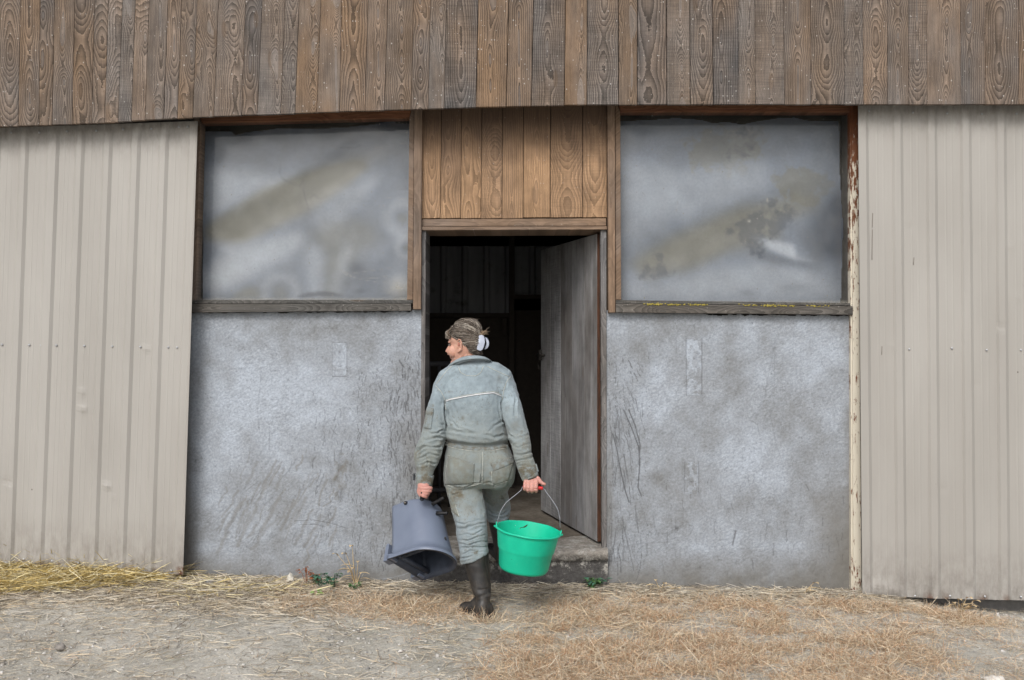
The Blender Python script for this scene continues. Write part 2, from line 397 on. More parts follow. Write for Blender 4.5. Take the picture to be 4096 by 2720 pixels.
def film_mat():
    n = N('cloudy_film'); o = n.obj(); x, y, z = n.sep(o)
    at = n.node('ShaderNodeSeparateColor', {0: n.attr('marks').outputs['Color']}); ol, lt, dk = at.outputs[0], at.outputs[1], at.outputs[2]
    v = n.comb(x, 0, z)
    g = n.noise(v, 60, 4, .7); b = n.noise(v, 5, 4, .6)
    col = n.mix(ol, (.175, .208, .26), (.165, .166, .142))  # fold tones painted into the sheet colour as olive, light and dark marks
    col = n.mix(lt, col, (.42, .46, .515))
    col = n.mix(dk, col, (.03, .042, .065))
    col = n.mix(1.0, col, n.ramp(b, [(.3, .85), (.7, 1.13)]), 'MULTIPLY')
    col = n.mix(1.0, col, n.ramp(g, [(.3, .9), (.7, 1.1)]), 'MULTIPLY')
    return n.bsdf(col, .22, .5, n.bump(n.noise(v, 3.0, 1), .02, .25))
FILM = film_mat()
def pane_mat():
    n = N('dusty_pane'); o = n.obj(); x, y, z = n.sep(o); v = n.comb(x, 0, z)
    dust = n.ramp(n.noise(v, 7, 6, .7), [(.3, .03), (.75, .16)])
    vo = n.node('ShaderNodeTexVoronoi', {'Vector': n.comb(x, 0, n.mul(z, .8)), 'Scale': 40, 'Randomness': 1})
    cr = n.node('ShaderNodeSeparateColor', {0: vo.outputs['Color']})
    sp = n.M('LESS_THAN', vo.outputs['Distance'], n.mul(n.M('POWER', cr.outputs[0], 4), .16))
    at = n.node('ShaderNodeSeparateColor', {0: n.attr('marks').outputs['Color']})
    web = n.mul(at.outputs[0], .6); edge = n.mul(at.outputs[1], n.ramp(n.noise(v, 25, 5), [(.3, .5), (.6, 1)]))
    f = n.M('MAXIMUM', n.M('MAXIMUM', dust, n.mul(sp, .55)), n.M('MAXIMUM', web, n.mul(edge, .75)), clamp=True)
    tr = n.node('ShaderNodeBsdfTransparent'); di = n.node('ShaderNodeBsdfDiffuse', {'Color': n.mix(edge, (.36, .35, .32), (.30, .285, .24))})
    gl = n.node('ShaderNodeBsdfGlossy', {'Color': (1, 1, 1), 'Roughness': .04})
    m1 = n.node('ShaderNodeMixShader', {0: f, 1: tr.outputs[0], 2: di.outputs[0]})
    fr = n.node('ShaderNodeFresnel', {'IOR': 1.35})
    m2 = n.node('ShaderNodeMixShader', {0: n.mul(fr.outputs[0], .8), 1: m1.outputs[0], 2: gl.outputs[0]})
    lk(n.t, m2.outputs[0], n.out.inputs[0]); return n.m
PANE = pane_mat()
# ================================================================== SETTING: ground
def gz0(x):
    return np.interp(x, [-6, -3.3, -2.08, -.9, .56, 2.16, 2.45, 2.9, 3.4, 5], [.09, .085, .05, .012, -.012, -.05, -.09, -.16, -.19, -.2])
def gz(x, y):
    f = np.interp(y, [-5, -1.6, -.7, 0], [.15, .35, .55, 1])
    return gz0(x)*f - .012*(1-f)
def gzs(x, y): return float(gz(np.array([x]), np.array([y]))[0])
def ground():
    fx = np.arange(-4.2, 4.2, .018); fy = np.arange(-2.4, .12, .018)
    xs = np.concatenate([-np.geomspace(80, 4.4, 18), fx, np.geomspace(4.4, 80, 18)])
    ys = np.concatenate([-np.geomspace(80, 2.5, 22), fy, np.geomspace(.3, 80, 8)])
    X, Y = np.meshgrid(xs, ys); Z = gz(X, Y)
    inn = (np.abs(X) < 4.3) & (Y > -2.45) & (Y < .15)
    nz = fbm((len(ys), len(xs)), (12, 40), 5, 5, .6)-.5
    Z = Z+np.where(inn, nz*.03, 0)
    V = np.stack([X, Y, Z], -1).reshape(-1, 3); idx = np.arange(X.size).reshape(X.shape)
    Q = np.stack([idx[:-1, :-1], idx[:-1, 1:], idx[1:, 1:], idx[1:, :-1]], -1).reshape(-1, 4)
    n = N('farmyard_dirt'); o = n.obj(); x, y, z = n.sep(o)
    a = n.noise(o, 2.0, 5, .6); b = n.noise(o, 14, 5, .7); c = n.noise(o, 90, 4, .7)
    col = n.mix(n.ramp(a, [(.35, 0), (.65, 1)]), (.37, .35, .305), (.52, .495, .445))
    col = n.mix(1.0, col, n.ramp(b, [(.3, .78), (.7, 1.16)]), 'MULTIPLY')
    col = n.mix(1.0, col, n.ramp(c, [(.3, .72), (.7, 1.25)]), 'MULTIPLY')
    gm = n.mul(n.ramp(n.noise(o, 3.3, 4, .6), [(.56, 0), (.7, 1)]), n.ramp(b, [(.45, 0), (.6, 1)]))
    col = n.mix(n.mul(gm, .35), col, (.17, .19, .09))
    vo = n.node('ShaderNodeTexVoronoi', {'Vector': n.sc3(o, 1, 1, .2), 'Scale': 75, 'Randomness': 1})
    cr = n.node('ShaderNodeSeparateColor', {0: vo.outputs['Color']}).outputs[0]
    peb = n.M('LESS_THAN', vo.outputs['Distance'], n.mul(cr, .42))
    col = n.mix(n.mul(peb, .6), col, n.mix(cr, (.22, .21, .20), (.46, .44, .41)))
    h = n.add(n.mul(c, .6), n.add(n.mul(b, 1.0), n.mul(peb, .5)))
    m = n.bsdf(col, .95, .1, n.bump(h, .008, .9))
    me = bpy.data.meshes.new('ground'); fastmesh(me, V, Q); me.materials.append(m)
    me.polygons.foreach_set('use_smooth', np.ones(len(me.polygons), bool))
    tag(link('ground', me), kind='structure')
ground()
# ================================================================== BARN
barn = empty('barn', (0, 0, 0), 'farm barn with weathered plank cladding above grey plaster walls and an open wooden door', 'barn')
def per(xs, ys, x): return float(np.interp(x, xs, ys))
# upper plank cladding
topx = [0, 140, 278, 375, 515, 652, 748, 845, 935, 1030, 1160, 1255, 1362, 1510, 1697, 1812, 1970, 2068, 2218]
botx = [-8, 125, 267, 360, 498, 632, 722, 815, 908, 1003, 1130, 1225, 1333, 1477, 1670, 1780, 1940, 2040, 2190]
tx = [v*.5786 for v in topx]; bx = [v*.5786 for v in botx]
tx += [1366+v*.5786 for v in (0, 183, 318, 498, 615, 727, 945, 1157, 1328, 1548, 1700, 1915, 2047, 2247)]
bx += [1366+v*.5786 for v in (-14, 162, 297, 483, 600, 708, 930, 1138, 1312, 1540, 1697, 1915, 2045, 2250)]
tx += [2732+v*.5777 for v in (48, 205, 382, 497, 695, 883, 1115, 1245, 1415, 1560, 1690, 1922, 2090, 2325)]
bx += [2732+v*.5777 for v in (50, 210, 388, 502, 705, 890, 1120, 1252, 1418, 1563, 1692, 1925, 2092, 2325)]
t0, b0 = tx[0], bx[0]
for i in range(5): t0 -= 75+random.random()*30; b0 = t0-8; tx.insert(0, t0); bx.insert(0, b0)
t0 = tx[-1]
for i in range(6): t0 += 80+random.random()*40; tx.append(t0); bx.append(t0+1)
def plank_bottom(x): return per([-500, 0, 347, 579, 770, 966, 1273, 1366, 1713, 1904, 2118, 2350, 2732, 4600], [530, 506, 495, 480, 470, 461, 450, 446, 436, 428, 423, 418.5, 417.5, 417.5], x)
m = MB()
for i in range(len(tx)-1):
    gap = 2.6 if 1880 < tx[i+1] < 2900 else 1.0
    gl = 2.6 if 1880 < tx[i] < 2900 else 1.0
    yb = plank_bottom((bx[i]+bx[i+1])/2)+random.uniform(-1.2, 1.2); sl_ = (plank_bottom(bx[i+1])-plank_bottom(bx[i]))*.7
    yf = -.25+random.uniform(-.003, .003); k = 330/440.
    dtx0 = (tx[i]-bx[i])*.8; dtx1 = (tx[i+1]-bx[i+1])*.8
    m.pxq([(tx[i]+gl/2+dtx0, -330), (tx[i+1]-gap/2+dtx1, -330), (bx[i+1]-gap/2, yb+sl_/2), (bx[i]+gl/2, yb-sl_/2)], yf, .024)
m.build('plank_cladding', WOOD_UP, barn)
# structure behind the planks: beam, upper wall
m = MB()
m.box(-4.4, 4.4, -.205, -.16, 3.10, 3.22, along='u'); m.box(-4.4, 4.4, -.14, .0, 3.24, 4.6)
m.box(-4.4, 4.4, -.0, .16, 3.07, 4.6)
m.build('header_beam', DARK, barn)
# plaster walls -------------------------------------------------------------
def scratches(r, A, n, xr, yr, ang, lw, ln, val, wob=.3):
    for _ in range(n):
        x = random.uniform(*xr); y = random.uniform(*yr); a = R(random.gauss(*ang)); L = random.uniform(*ln); pts = [(x, y)]
        for k in range(5):
            a2 = a+random.gauss(0, wob*.6); x += math.cos(a2)*L/5; y += math.sin(a2)*L/5; pts.append((x, y))
        r.stroke(A, pts, random.uniform(*lw), random.uniform(.3, 1)*val)
def plaster(name, x0, x1, topf, seed, side, label=None):
    r = Raster(x0, 1225, x1, 2440, 2.4); sh = r.X.shape
    A = np.zeros(sh); L = np.zeros(sh); B = np.zeros(sh)
    if side == 'left':
        scratches(r, A, 330, (1430, 1678), (1480, 2260), (90, 9), (.7, 1.8), (5, 38), .7); scratches(r, A, 500, (1380, 1680), (1400, 2280), (90, 30), (.6, 1.4), (2, 9), .6)
        scratches(r, A, 170, (1560, 1678), (1400, 2160), (90, 10), (1, 2.8), (8, 50), .8)
        scratches(r, A, 120, (1250, 1450), (1560, 2200), (95, 16), (.8, 1.5), (10, 60), .55)
        scratches(r, A, 90, (900, 1300), (1800, 2200), (118, 10), (.7, 1.3), (20, 80), .4)
        scratches(r, A, 60, (900, 1640), (1300, 2250), (90, 60), (.6, 1.1), (10, 50), .3)
        for cx, cy, L_, wd, v in ((930, 2080, 150, 9, .5), (985, 2110, 160, 8, .45), (1080, 2060, 150, 9, .5), (1150, 2060, 130, 7, .5), (1200, 2040, 110, 8, .4), (1040, 1990, 100, 6, .4), (1260, 2110, 110, 8, .35), (890, 2170, 90, 8, .4), (1120, 1920, 90, 6, .35), (1010, 1890, 90, 6, .3)):
            a = R(116); pts = [(cx-math.cos(a)*L_/2+k*math.cos(a)*L_/4+random.gauss(0, 3), cy-math.sin(a)*L_/2+k*math.sin(a)*L_/4) for k in range(5)]; r.stroke(B, pts, wd, v)
        for _ in range(46):
            cx, cy = random.uniform(860, 1400), random.uniform(1850, 2220); a = R(random.gauss(118, 7)); L_ = random.uniform(40, 130); pts = [(cx+math.cos(a)*L_*(k/4-.5)+random.gauss(0, 4), cy+math.sin(a)*L_*(k/4-.5)) for k in range(5)]; r.stroke(B, pts, random.uniform(2.5, 7), random.uniform(.25, .55))
        r.stroke(A, [(1180, 2085), (1250, 2080), (1330, 2095), (1390, 2115)], 1.6, .4); r.stroke(A, [(1190, 2100), (1260, 2098), (1300, 2108)], 1.4, .35)
        r.blob(B, 742, 1800, 22, 700, .85); r.blob(B, 760, 2200, 50, 160, .35); r.blob(B, 1650, 1840, 45, 200, .45); r.blob(B, 1590, 2140, 80, 120, .3)
        r.blob(L, 1000, 1560, 260, 220, .32); r.blob(L, 1300, 1650, 200, 200, .22); r.blob(L, 850, 1860, 80, 140, .28); r.blob(L, 1230, 1890, 90, 30, .35); r.blob(L, 820, 2190, 40, 25, .5)
        r.blob(L, 1060, 2140, 220, 60, .15)
        box = (r.X > 1330) & (r.X < 1387) & (r.Y > 1372) & (r.Y < 1506); disp_plate = box
        L[box] += .15; L += box*(fbm(sh, (60, 40), 3) > .52)*.6
        r.stroke(A, [(1330, 1506), (1387, 1506), (1387, 1372)], 1.3, .55); r.stroke(A, [(1330, 1506), (1331, 1372), (1387, 1372)], 1.0, .25); r.blob(A, 1359, 1409, 5, 5, .6); r.blob(A, 1362, 1465, 5, 4, .4)
        b2 = (np.abs(r.X-1362) < 26) & (r.Y > 1810) & (r.Y < 2000); B += b2*(fbm(sh, (60, 60), 9) > .5)*.35; r.blob(A, 1362, 1980, 14, 26, .3); r.blob(A, 1362, 1860, 10, 40, .2)
        r.stroke(A, [(1045, 1480), (1040, 1560), (1030, 1640), (1035, 1700)], 2.5, .15); r.stroke(A, [(1080, 1720), (1076, 1800)], 2.5, .3)
        r.stroke(L, [(1500, 2318), (1560, 2312), (1610, 2300), (1640, 2288)], 2.2, 1.0)
    else:
        scratches(r, A, 60, (2430, 2500), (1500, 2230), (91, 6), (.8, 1.8), (20, 90), .7, .15); scratches(r, A, 260, (2430, 2600), (1400, 2260), (88, 30), (.6, 1.5), (2, 9), .7)
        scratches(r, A, 45, (2440, 2570), (1600, 2230), (82, 7), (.9, 1.9), (30, 120), .7, .15)
        scratches(r, A, 60, (2450, 2560), (1430, 1760), (70, 15), (.9, 1.9), (10, 60), .7)
        scratches(r, A, 90, (2500, 3380), (1900, 2250), (95, 14), (.8, 2), (10, 60), .45)
        scratches(r, A, 90, (2500, 3380), (1300, 2250), (90, 60), (.6, 1.4), (6, 30), .35)
        for pts in ([(2495, 1640), (2530, 1720), (2555, 1790), (2560, 1850), (2552, 1950), (2566, 1985)], [(2450, 1735), (2466, 1790), (2480, 1870), (2500, 1960), (2516, 2010)], [(2515, 1640), (2540, 1700), (2560, 1780), (2557, 1860)]): r.stroke(A, pts, 2.2, .8)
        r.stroke(A, [(3100, 1350), (3090, 1430), (3070, 1520), (3060, 1600), (3020, 1650), (3000, 1680), (3030, 1700), (3038, 1740)], 2.0, .2)
        r.stroke(A, [(3100, 1350), (3098, 1500), (3095, 1640), (3080, 1650), (3090, 1700), (3105, 1780), (3130, 1850)], 1.6, .2)
        for a, b_, c_, d_ in ((2745, 1355, 2808, 1582), (2738, 1848, 2794, 1975)):
            bx_ = (r.X > a) & (r.X < c_) & (r.Y > b_) & (r.Y < d_); L += bx_*((fbm(sh, (60, 50), int(a)) > .53)*.5-.05); r.stroke(A, [(a, b_), (a, d_)], 1.6, .45); r.stroke(A, [(c_, b_), (c_, d_)], 2.0, .5); r.stroke(A, [(a, d_), (c_, d_)], 1.3, .25)
            r.blob(A, (a+c_)/2, b_+80, 6, 4, .5)
        r.stroke(A, [(2944, 2125), (2930, 2180)], 4, .6); r.blob(A, 2708, 2115, 8, 8, .6)
        r.blob(L, 3010, 1800, 160, 140, .45); r.blob(L, 2600, 1720, 140, 160, .25); r.blob(L, 3300, 1450, 120, 90, .28); r.blob(L, 2790, 2190, 55, 28, .55); r.blob(L, 3130, 2180, 60, 26, .4); r.blob(L, 3380, 1930, 14, 14, .6); r.blob(L, 3320, 2230, 40, 40, .3)
        r.blob(B, 3330, 2080, 110, 190, .7); r.blob(B, 3385, 2250, 60, 120, .4); r.blob(B, 3400, 1800, 20, 500, .4); r.blob(B, 2750, 2000, 130, 120, .22); r.blob(B, 2436, 2000, 16, 260, .55); r.blob(B, 2800, 1560, 130, 130, .15)
        r.blob(B, 3250, 1650, 80, 80, .2)
    A += (fbm(sh, (90, 90), seed+60, 3) > .82)*.28
    base = np.clip((r.Y-(2200 if side == 'left' else 2190))/160, 0, 1); B += base*.85*(fbm(sh, (20, 30), seed+8)*.8+.55); L -= .35*base
    top = np.clip((topf(r.X)+26-r.Y)/22, 0, 1); L += top*.28*(fbm(sh, (20, 60), seed+4)*1.3)
    L += (fbm(sh, (4, 5), seed)-.5)*.9*.7+(fbm(sh, (14, 14), seed+40, 5)-.5)*1.0
    disp = -(fbm(sh, (9, 9), seed+1, 5)-.5)*.012-(fbm(sh, (40, 46), seed+2, 4)-.5)*.006+A*.002
    # trowel marks
    s_ = np.sin((r.X*.5+r.Y*.9+fbm(sh, (10, 10), seed+7)*160)/5.5)*(fbm(sh, (8, 8), seed+3) > .55)
    disp += s_*.0005
    rough = topf(r.X)+(fbm(sh, (2, 50), seed+6)-.5)*16
    r.mesh(name, PLASTER, barn, 0, disp, {'marks': (np.clip(A, 0, 1), np.clip(L+.46, 0, 1), np.clip(B, 0, .9))}, keep=r.Y > rough, label=label)
plaster('plaster_wall', 600, 1686, lambda x: np.interp(x, [600, 1640, 1650, 1690], [1250, 1246, 1236, 1233]), 11, 'left', 'grey plaster wall under the left window')
plaster('plaster_wall', 2426, 3412, lambda x: np.interp(x, [2426, 2440, 2465, 2480, 2800, 2850, 3420], [1240, 1234, 1238, 1246, 1252, 1259, 1261]), 31, 'right', 'grey plaster wall under the right window')
m = MB()
def wx(px, y=0): return (px-HX)/F*(CD+y)
def wz(py, y=0): return CH-(py-HY)/F*(CD+y)
m.box(-4.4, wx(1684), .016, .2, -.6, wz(1250)); m.box(wx(2428), 4.4, .016, .2, -.6, wz(1264))
m.box(-4.4, wx(770), .03, .2, wz(1240), 3.2); m.box(wx(3412), 4.4, .03, .2, wz(1254), 3.2)
m.build('masonry_core', flat('masonry', (.2, .195, .19), .95, .1, .2, 20, .01), barn)
# doorstep and inner floor
def concrete(name, c1, c2, bumpd=.006):
    n = N(name); o = n.obj(); a = n.noise(o, 5, 6, .65); b = n.noise(o, 45, 5, .7); c = n.noise(o, 16, 5, .75)
    col = n.mix(n.ramp(a, [(.35, 0), (.65, 1)]), c1, c2); col = n.mix(1.0, col, n.ramp(b, [(.3, .7), (.7, 1.25)]), 'MULTIPLY')
    col = n.mix(n.ramp(c, [(.55, 0), (.62, .55)]), col, (.09, .085, .08))
    return n.bsdf(col, .95, .12, n.bump(n.add(b, n.mul(c, 1.4)), bumpd, .9))
def steps():
    x0, x1 = wx(1684), wx(2428); nx, n1, n2 = 150, 34, 26
    V = []; 
    xs = np.linspace(x0, x1, nx)
    prof = [(-.005, -.3+.5*t) for t in np.linspace(0, 1, n1)]+[(-.02+.34*t, .222) for t in np.linspace(.02, 1, n2)]
    prof = [(-.055, -.3+.495*t) for t in np.linspace(0, 1, n1)]+[(-.047, .214), (-.03, .224)]+[(-.02+.36*t, .229+.004*t) for t in np.linspace(0, 1, n2)]
    for (y, z) in prof:
        for x in xs:
            a = mnoise.fractal(Vector((x*7, y*7, z*7)), 1.0, 2.0, 5)*.012
            ledge = max(0, 1-abs(z-.215)/.06)*.018*max(0, min(1, (x-.1)*3)) if y < -.02 else 0
            V.append((x, y-abs(a)*1.2-ledge+(.02 if z < .16 and y < -.04 else 0), z+(a*.6 if z > .2 else 0)))
    Fc = [(i*nx+j, i*nx+j+1, (i+1)*nx+j+1, (i+1)*nx+j) for i in range(len(prof)-1) for j in range(nx-1)]
    n = N('step_concrete'); o = n.obj(); x, y, z = n.sep(o)
    a = n.noise(o, 5, 6, .65); b = n.noise(o, 50, 5, .7); c = n.noise(o, 13, 6, .75)
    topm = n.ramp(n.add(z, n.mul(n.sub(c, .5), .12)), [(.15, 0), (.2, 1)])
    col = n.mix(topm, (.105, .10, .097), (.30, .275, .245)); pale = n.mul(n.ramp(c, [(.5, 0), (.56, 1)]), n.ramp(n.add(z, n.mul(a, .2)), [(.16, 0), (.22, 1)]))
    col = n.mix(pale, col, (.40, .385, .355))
    col = n.mix(1.0, col, n.ramp(b, [(.3, .62), (.7, 1.3)]), 'MULTIPLY'); col = n.mix(1.0, col, n.ramp(a, [(.3, .8), (.7, 1.15)]), 'MULTIPLY')
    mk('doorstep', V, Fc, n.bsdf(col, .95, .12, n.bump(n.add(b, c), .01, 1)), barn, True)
    n = N('barn_floor'); o = n.obj(); a = n.noise(o, 4, 6, .7); b = n.noise(o, 30, 5, .7)
    col = n.mix(n.ramp(a, [(.35, 0), (.65, 1)]), (.12, .10, .08), (.22, .195, .165)); col = n.mix(1.0, col, n.ramp(b, [(.3, .7), (.7, 1.2)]), 'MULTIPLY')
    m = MB(); m.box(-4.3, 4.3, .31, 6, .0, .231); m.build('inner_floor', n.bsdf(col, .95, .1, n.bump(b, .006, .8)), barn)
steps()
# inner shell
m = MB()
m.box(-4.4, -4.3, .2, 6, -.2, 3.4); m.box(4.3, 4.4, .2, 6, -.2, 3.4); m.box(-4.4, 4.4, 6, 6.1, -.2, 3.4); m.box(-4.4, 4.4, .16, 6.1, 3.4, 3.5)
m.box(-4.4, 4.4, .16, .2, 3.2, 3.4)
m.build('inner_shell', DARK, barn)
def inner_sheet(x0, x1, z0, z1, y, lab):
    prof = []; x = x0
    while x < x1: prof += [(x, 0), (x+.13, 0), (x+.15, -.03), (x+.18, -.03)]; x += .2
    n = len(prof); V = [(px, y+d, z) for z in (z0, z1) for px, d in prof]
    return V, [(i, i+1, n+i+1, n+i) for i in range(n-1)]
n_ = N('stained_inner_sheet'); o_ = n_.obj(); x_, y_, z_ = n_.sep(o_)
st_ = n_.noise(n_.comb(n_.mul(x_, 9), 0, n_.mul(z_, 1.2)), 1, 3); bl_ = n_.noise(n_.sc3(o_, 1, 0, 1), 5, 6, .75)
ci = n_.mix(n_.ramp(st_, [(.35, 0), (.65, 1)]), (.16, .165, .18), (.24, .25, .265)); ci = n_.mix(n_.ramp(bl_, [(.56, 0), (.66, .7)]), ci, (.08, .075, .07))
ISH = n_.bsdf(ci, .7, .2)
g = GB(); g.put(inner_sheet(-1.6, wx(2036, 2.6), wz(1254, 2.6), wz(985, 2.6), 2.6, '')); g.put(inner_sheet(wx(2058, 2.6), 1.2, wz(1180, 2.6), wz(985, 2.6), 2.6, ''))
g.build('inner_sheeting', ISH, barn, False)
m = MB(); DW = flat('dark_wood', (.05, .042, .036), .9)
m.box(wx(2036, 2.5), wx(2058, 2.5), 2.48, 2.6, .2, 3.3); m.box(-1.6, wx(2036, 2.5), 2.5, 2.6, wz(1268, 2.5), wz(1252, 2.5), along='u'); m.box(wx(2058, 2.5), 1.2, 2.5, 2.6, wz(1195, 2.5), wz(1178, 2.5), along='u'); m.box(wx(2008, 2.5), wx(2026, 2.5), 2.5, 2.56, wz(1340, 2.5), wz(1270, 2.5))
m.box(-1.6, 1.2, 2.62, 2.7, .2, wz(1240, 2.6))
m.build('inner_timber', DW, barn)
rail = empty('metal_railing', (-.6, 1.5, .23), 'dim steel pen railing inside the dark barn, left of the person\'s shoulder', 'railing')
RM = flat('railing_steel', (.055, .055, .06), .6, .4)
yr = 1.5
for zz in (wz(1455, yr), wz(1960, yr)): GB().put(tube_geo([(-1.3, yr, zz), (wx(1800, yr), yr, zz)], .02)).build('rail_bar', RM, rail)
for px in (1716, 1757, 1800): GB().put(tube_geo([P(px, 1455, yr), (wx(px, yr), yr, .232)], .014)).build('upright', RM, rail)
# ------------------------------------------------------------------ windows
def window(frame_px, label, film):
    m = MB()
    for pts, yf, th, al in frame_px: m.pxq(pts, yf, th, along=al)
    return m
LW = window([([(780, 380), (1660, 380), (1638, 470), (806, 491)], -.022, .09, 'u')], '', None)
wl = LW.build('window', WOOD_RED, barn, label='left window with a cloudy sagging sheet behind the pane')
m = MB(); m.pxq([(776, 440), (803, 492), (783, 1199), (748, 1199)], -.030, .09); m.build('frame', WOOD_TRIM, wl)
m = MB(); m.pxq([(1638, 470), (1657, 400), (1651, 1199), (1628, 1199)], -.032, .09); m.build('frame', WOOD_TRIM, wl)
m = MB(); m.pxq([(1657.5, 400), (1688, 400), (1683.5, 1237), (1652, 1237)], -.05, .12); m.build('frame', WOOD_TRIM, wl)
m = MB(); m.pxq([(752, 1199.5), (1651, 1199.5), (1651, 1213), (752, 1214)], -.028, .09, along='u'); m.pxq([(748, 1215), (1644, 1214), (1644, 1243), (748, 1250)], -.05, .14, along='u'); sill_l = m.build('sill', WOOD_SILL, wl)
RW = MB(); RW.pxq([(2462, 380), (3420, 380), (3404, 447), (2482, 447)], -.022, .09, along='u')
wr = RW.build('window', WOOD_RED, barn, label='right window with a wavy topped cloudy sheet and lichen on its sill')
m = MB(); m.pxq([(2430, 400), (2459.5, 400), (2461.5, 1250), (2434, 1250)], -.05, .12); m.build('frame', WOOD_TRIM, wr); m = MB()
m.pxq([(2461, 400), (2481, 447), (2485, 1199), (2463, 1199)], -.032, .09); m.build('frame', WOOD_TRIM, wr)
m = MB(); m.pxq([(2463, 1200), (3412, 1212), (3412, 1223), (2463, 1214)], -.028, .09, along='u'); m.pxq([(2464, 1215), (3412, 1225), (3412, 1259), (2464, 1250)], -.05, .14, along='u'); sill_r = m.build('sill', WOOD_SILL, wr)
# lichen
V = []; Fc = []
for k in range(130):
    px = random.choice([random.gauss(c, 20) for c in (2600, 2690, 2780, 2800, 2990, 3080, 3150, 3270, 2640)]); py = 1215.5+(px-2464)*.0105+random.gauss(0, 1.6)
    c = P(px, py, -.053); a = [c+Vector((random.uniform(-.007, .007), -.002*random.random(), random.uniform(-.0035, .0035))) for _ in range(5)]
    b = len(V); V += [c+Vector((math.cos(t)*random.uniform(.003, .01), -.001, math.sin(t)*random.uniform(.0015, .005))) for t in np.linspace(0, 6.28, 7)[:-1]]+[c+Vector((0, -.004, 0))]
    Fc += [(b+i, b+(i+1) % 6, b+6) for i in range(6)]
lich = mk('lichen', V, Fc, flat('yellow_lichen', (.36, .30, .07), .95, .1, .35, 90), sill_r); lich['kind'] = 'stuff'
def film(name, x0, y0, x1, y1, topf, side, parent):
    r = Raster(x0, y0, x1, y1, 4); sh = r.X.shape; O = np.zeros(sh); L = np.zeros(sh); K = np.zeros(sh); Dp = np.zeros(sh)  # O olive, L light, K dark: masks for the painted fold tones
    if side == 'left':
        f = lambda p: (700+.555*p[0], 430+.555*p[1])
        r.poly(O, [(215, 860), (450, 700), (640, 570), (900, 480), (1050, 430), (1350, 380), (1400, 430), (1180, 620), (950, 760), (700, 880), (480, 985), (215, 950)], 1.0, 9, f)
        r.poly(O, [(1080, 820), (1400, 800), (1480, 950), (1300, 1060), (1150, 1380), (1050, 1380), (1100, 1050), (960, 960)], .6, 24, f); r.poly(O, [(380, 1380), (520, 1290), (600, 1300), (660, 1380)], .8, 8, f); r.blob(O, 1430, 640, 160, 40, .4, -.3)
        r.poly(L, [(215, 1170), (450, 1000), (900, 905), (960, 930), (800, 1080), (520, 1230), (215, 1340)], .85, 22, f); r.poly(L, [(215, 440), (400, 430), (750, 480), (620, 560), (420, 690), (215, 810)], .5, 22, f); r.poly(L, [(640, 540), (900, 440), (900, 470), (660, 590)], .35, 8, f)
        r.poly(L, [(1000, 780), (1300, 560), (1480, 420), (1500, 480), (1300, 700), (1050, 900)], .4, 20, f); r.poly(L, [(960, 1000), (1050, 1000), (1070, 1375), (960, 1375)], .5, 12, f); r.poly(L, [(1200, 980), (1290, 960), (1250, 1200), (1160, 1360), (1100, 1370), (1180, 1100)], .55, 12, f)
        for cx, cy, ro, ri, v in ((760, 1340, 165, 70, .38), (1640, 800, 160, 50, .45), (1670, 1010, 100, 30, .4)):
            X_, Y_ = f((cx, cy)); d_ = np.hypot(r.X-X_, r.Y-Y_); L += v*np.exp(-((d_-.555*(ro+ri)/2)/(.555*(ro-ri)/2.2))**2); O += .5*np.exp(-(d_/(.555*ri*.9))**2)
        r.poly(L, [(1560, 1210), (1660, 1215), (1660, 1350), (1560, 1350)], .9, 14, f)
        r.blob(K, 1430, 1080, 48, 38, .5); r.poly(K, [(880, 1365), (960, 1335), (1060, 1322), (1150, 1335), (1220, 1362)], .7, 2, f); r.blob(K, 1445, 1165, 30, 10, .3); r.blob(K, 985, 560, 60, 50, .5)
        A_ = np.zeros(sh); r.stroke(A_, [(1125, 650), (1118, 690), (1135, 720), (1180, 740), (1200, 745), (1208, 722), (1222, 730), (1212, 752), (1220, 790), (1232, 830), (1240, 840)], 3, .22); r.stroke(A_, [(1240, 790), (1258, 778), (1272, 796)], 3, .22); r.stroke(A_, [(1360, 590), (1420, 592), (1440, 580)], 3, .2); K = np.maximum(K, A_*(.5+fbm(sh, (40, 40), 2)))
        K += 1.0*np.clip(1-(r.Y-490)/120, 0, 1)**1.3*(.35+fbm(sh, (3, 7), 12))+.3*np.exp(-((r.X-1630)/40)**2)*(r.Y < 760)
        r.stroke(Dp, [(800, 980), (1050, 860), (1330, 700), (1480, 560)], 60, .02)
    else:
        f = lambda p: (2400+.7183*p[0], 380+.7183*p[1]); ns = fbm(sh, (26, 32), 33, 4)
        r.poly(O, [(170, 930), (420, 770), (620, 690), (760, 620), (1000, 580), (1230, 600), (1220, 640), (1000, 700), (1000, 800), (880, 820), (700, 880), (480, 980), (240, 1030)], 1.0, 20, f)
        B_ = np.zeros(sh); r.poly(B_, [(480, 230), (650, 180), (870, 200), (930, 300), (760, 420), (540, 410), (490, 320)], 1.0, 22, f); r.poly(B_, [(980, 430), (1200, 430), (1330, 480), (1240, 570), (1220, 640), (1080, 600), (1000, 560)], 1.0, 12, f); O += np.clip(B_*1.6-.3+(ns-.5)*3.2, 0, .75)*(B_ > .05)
        C_ = np.zeros(sh); r.poly(C_, [(690, 770), (960, 590), (1160, 620), (1060, 700), (985, 800), (900, 830), (930, 870), (830, 890), (760, 830)], 1.0, 10, f); r.poly(C_, [(215, 1010), (260, 915), (340, 895), (380, 950), (405, 990), (300, 1010), (230, 1035)], 1.0, 4, f); r.poly(C_, [(740, 210), (860, 200), (900, 250), (820, 330), (740, 380), (700, 330)], .6, 12, f); K += .55*np.clip(C_*1.2-.3+(ns-.5)*3.2, 0, 1)*(C_ > .05)
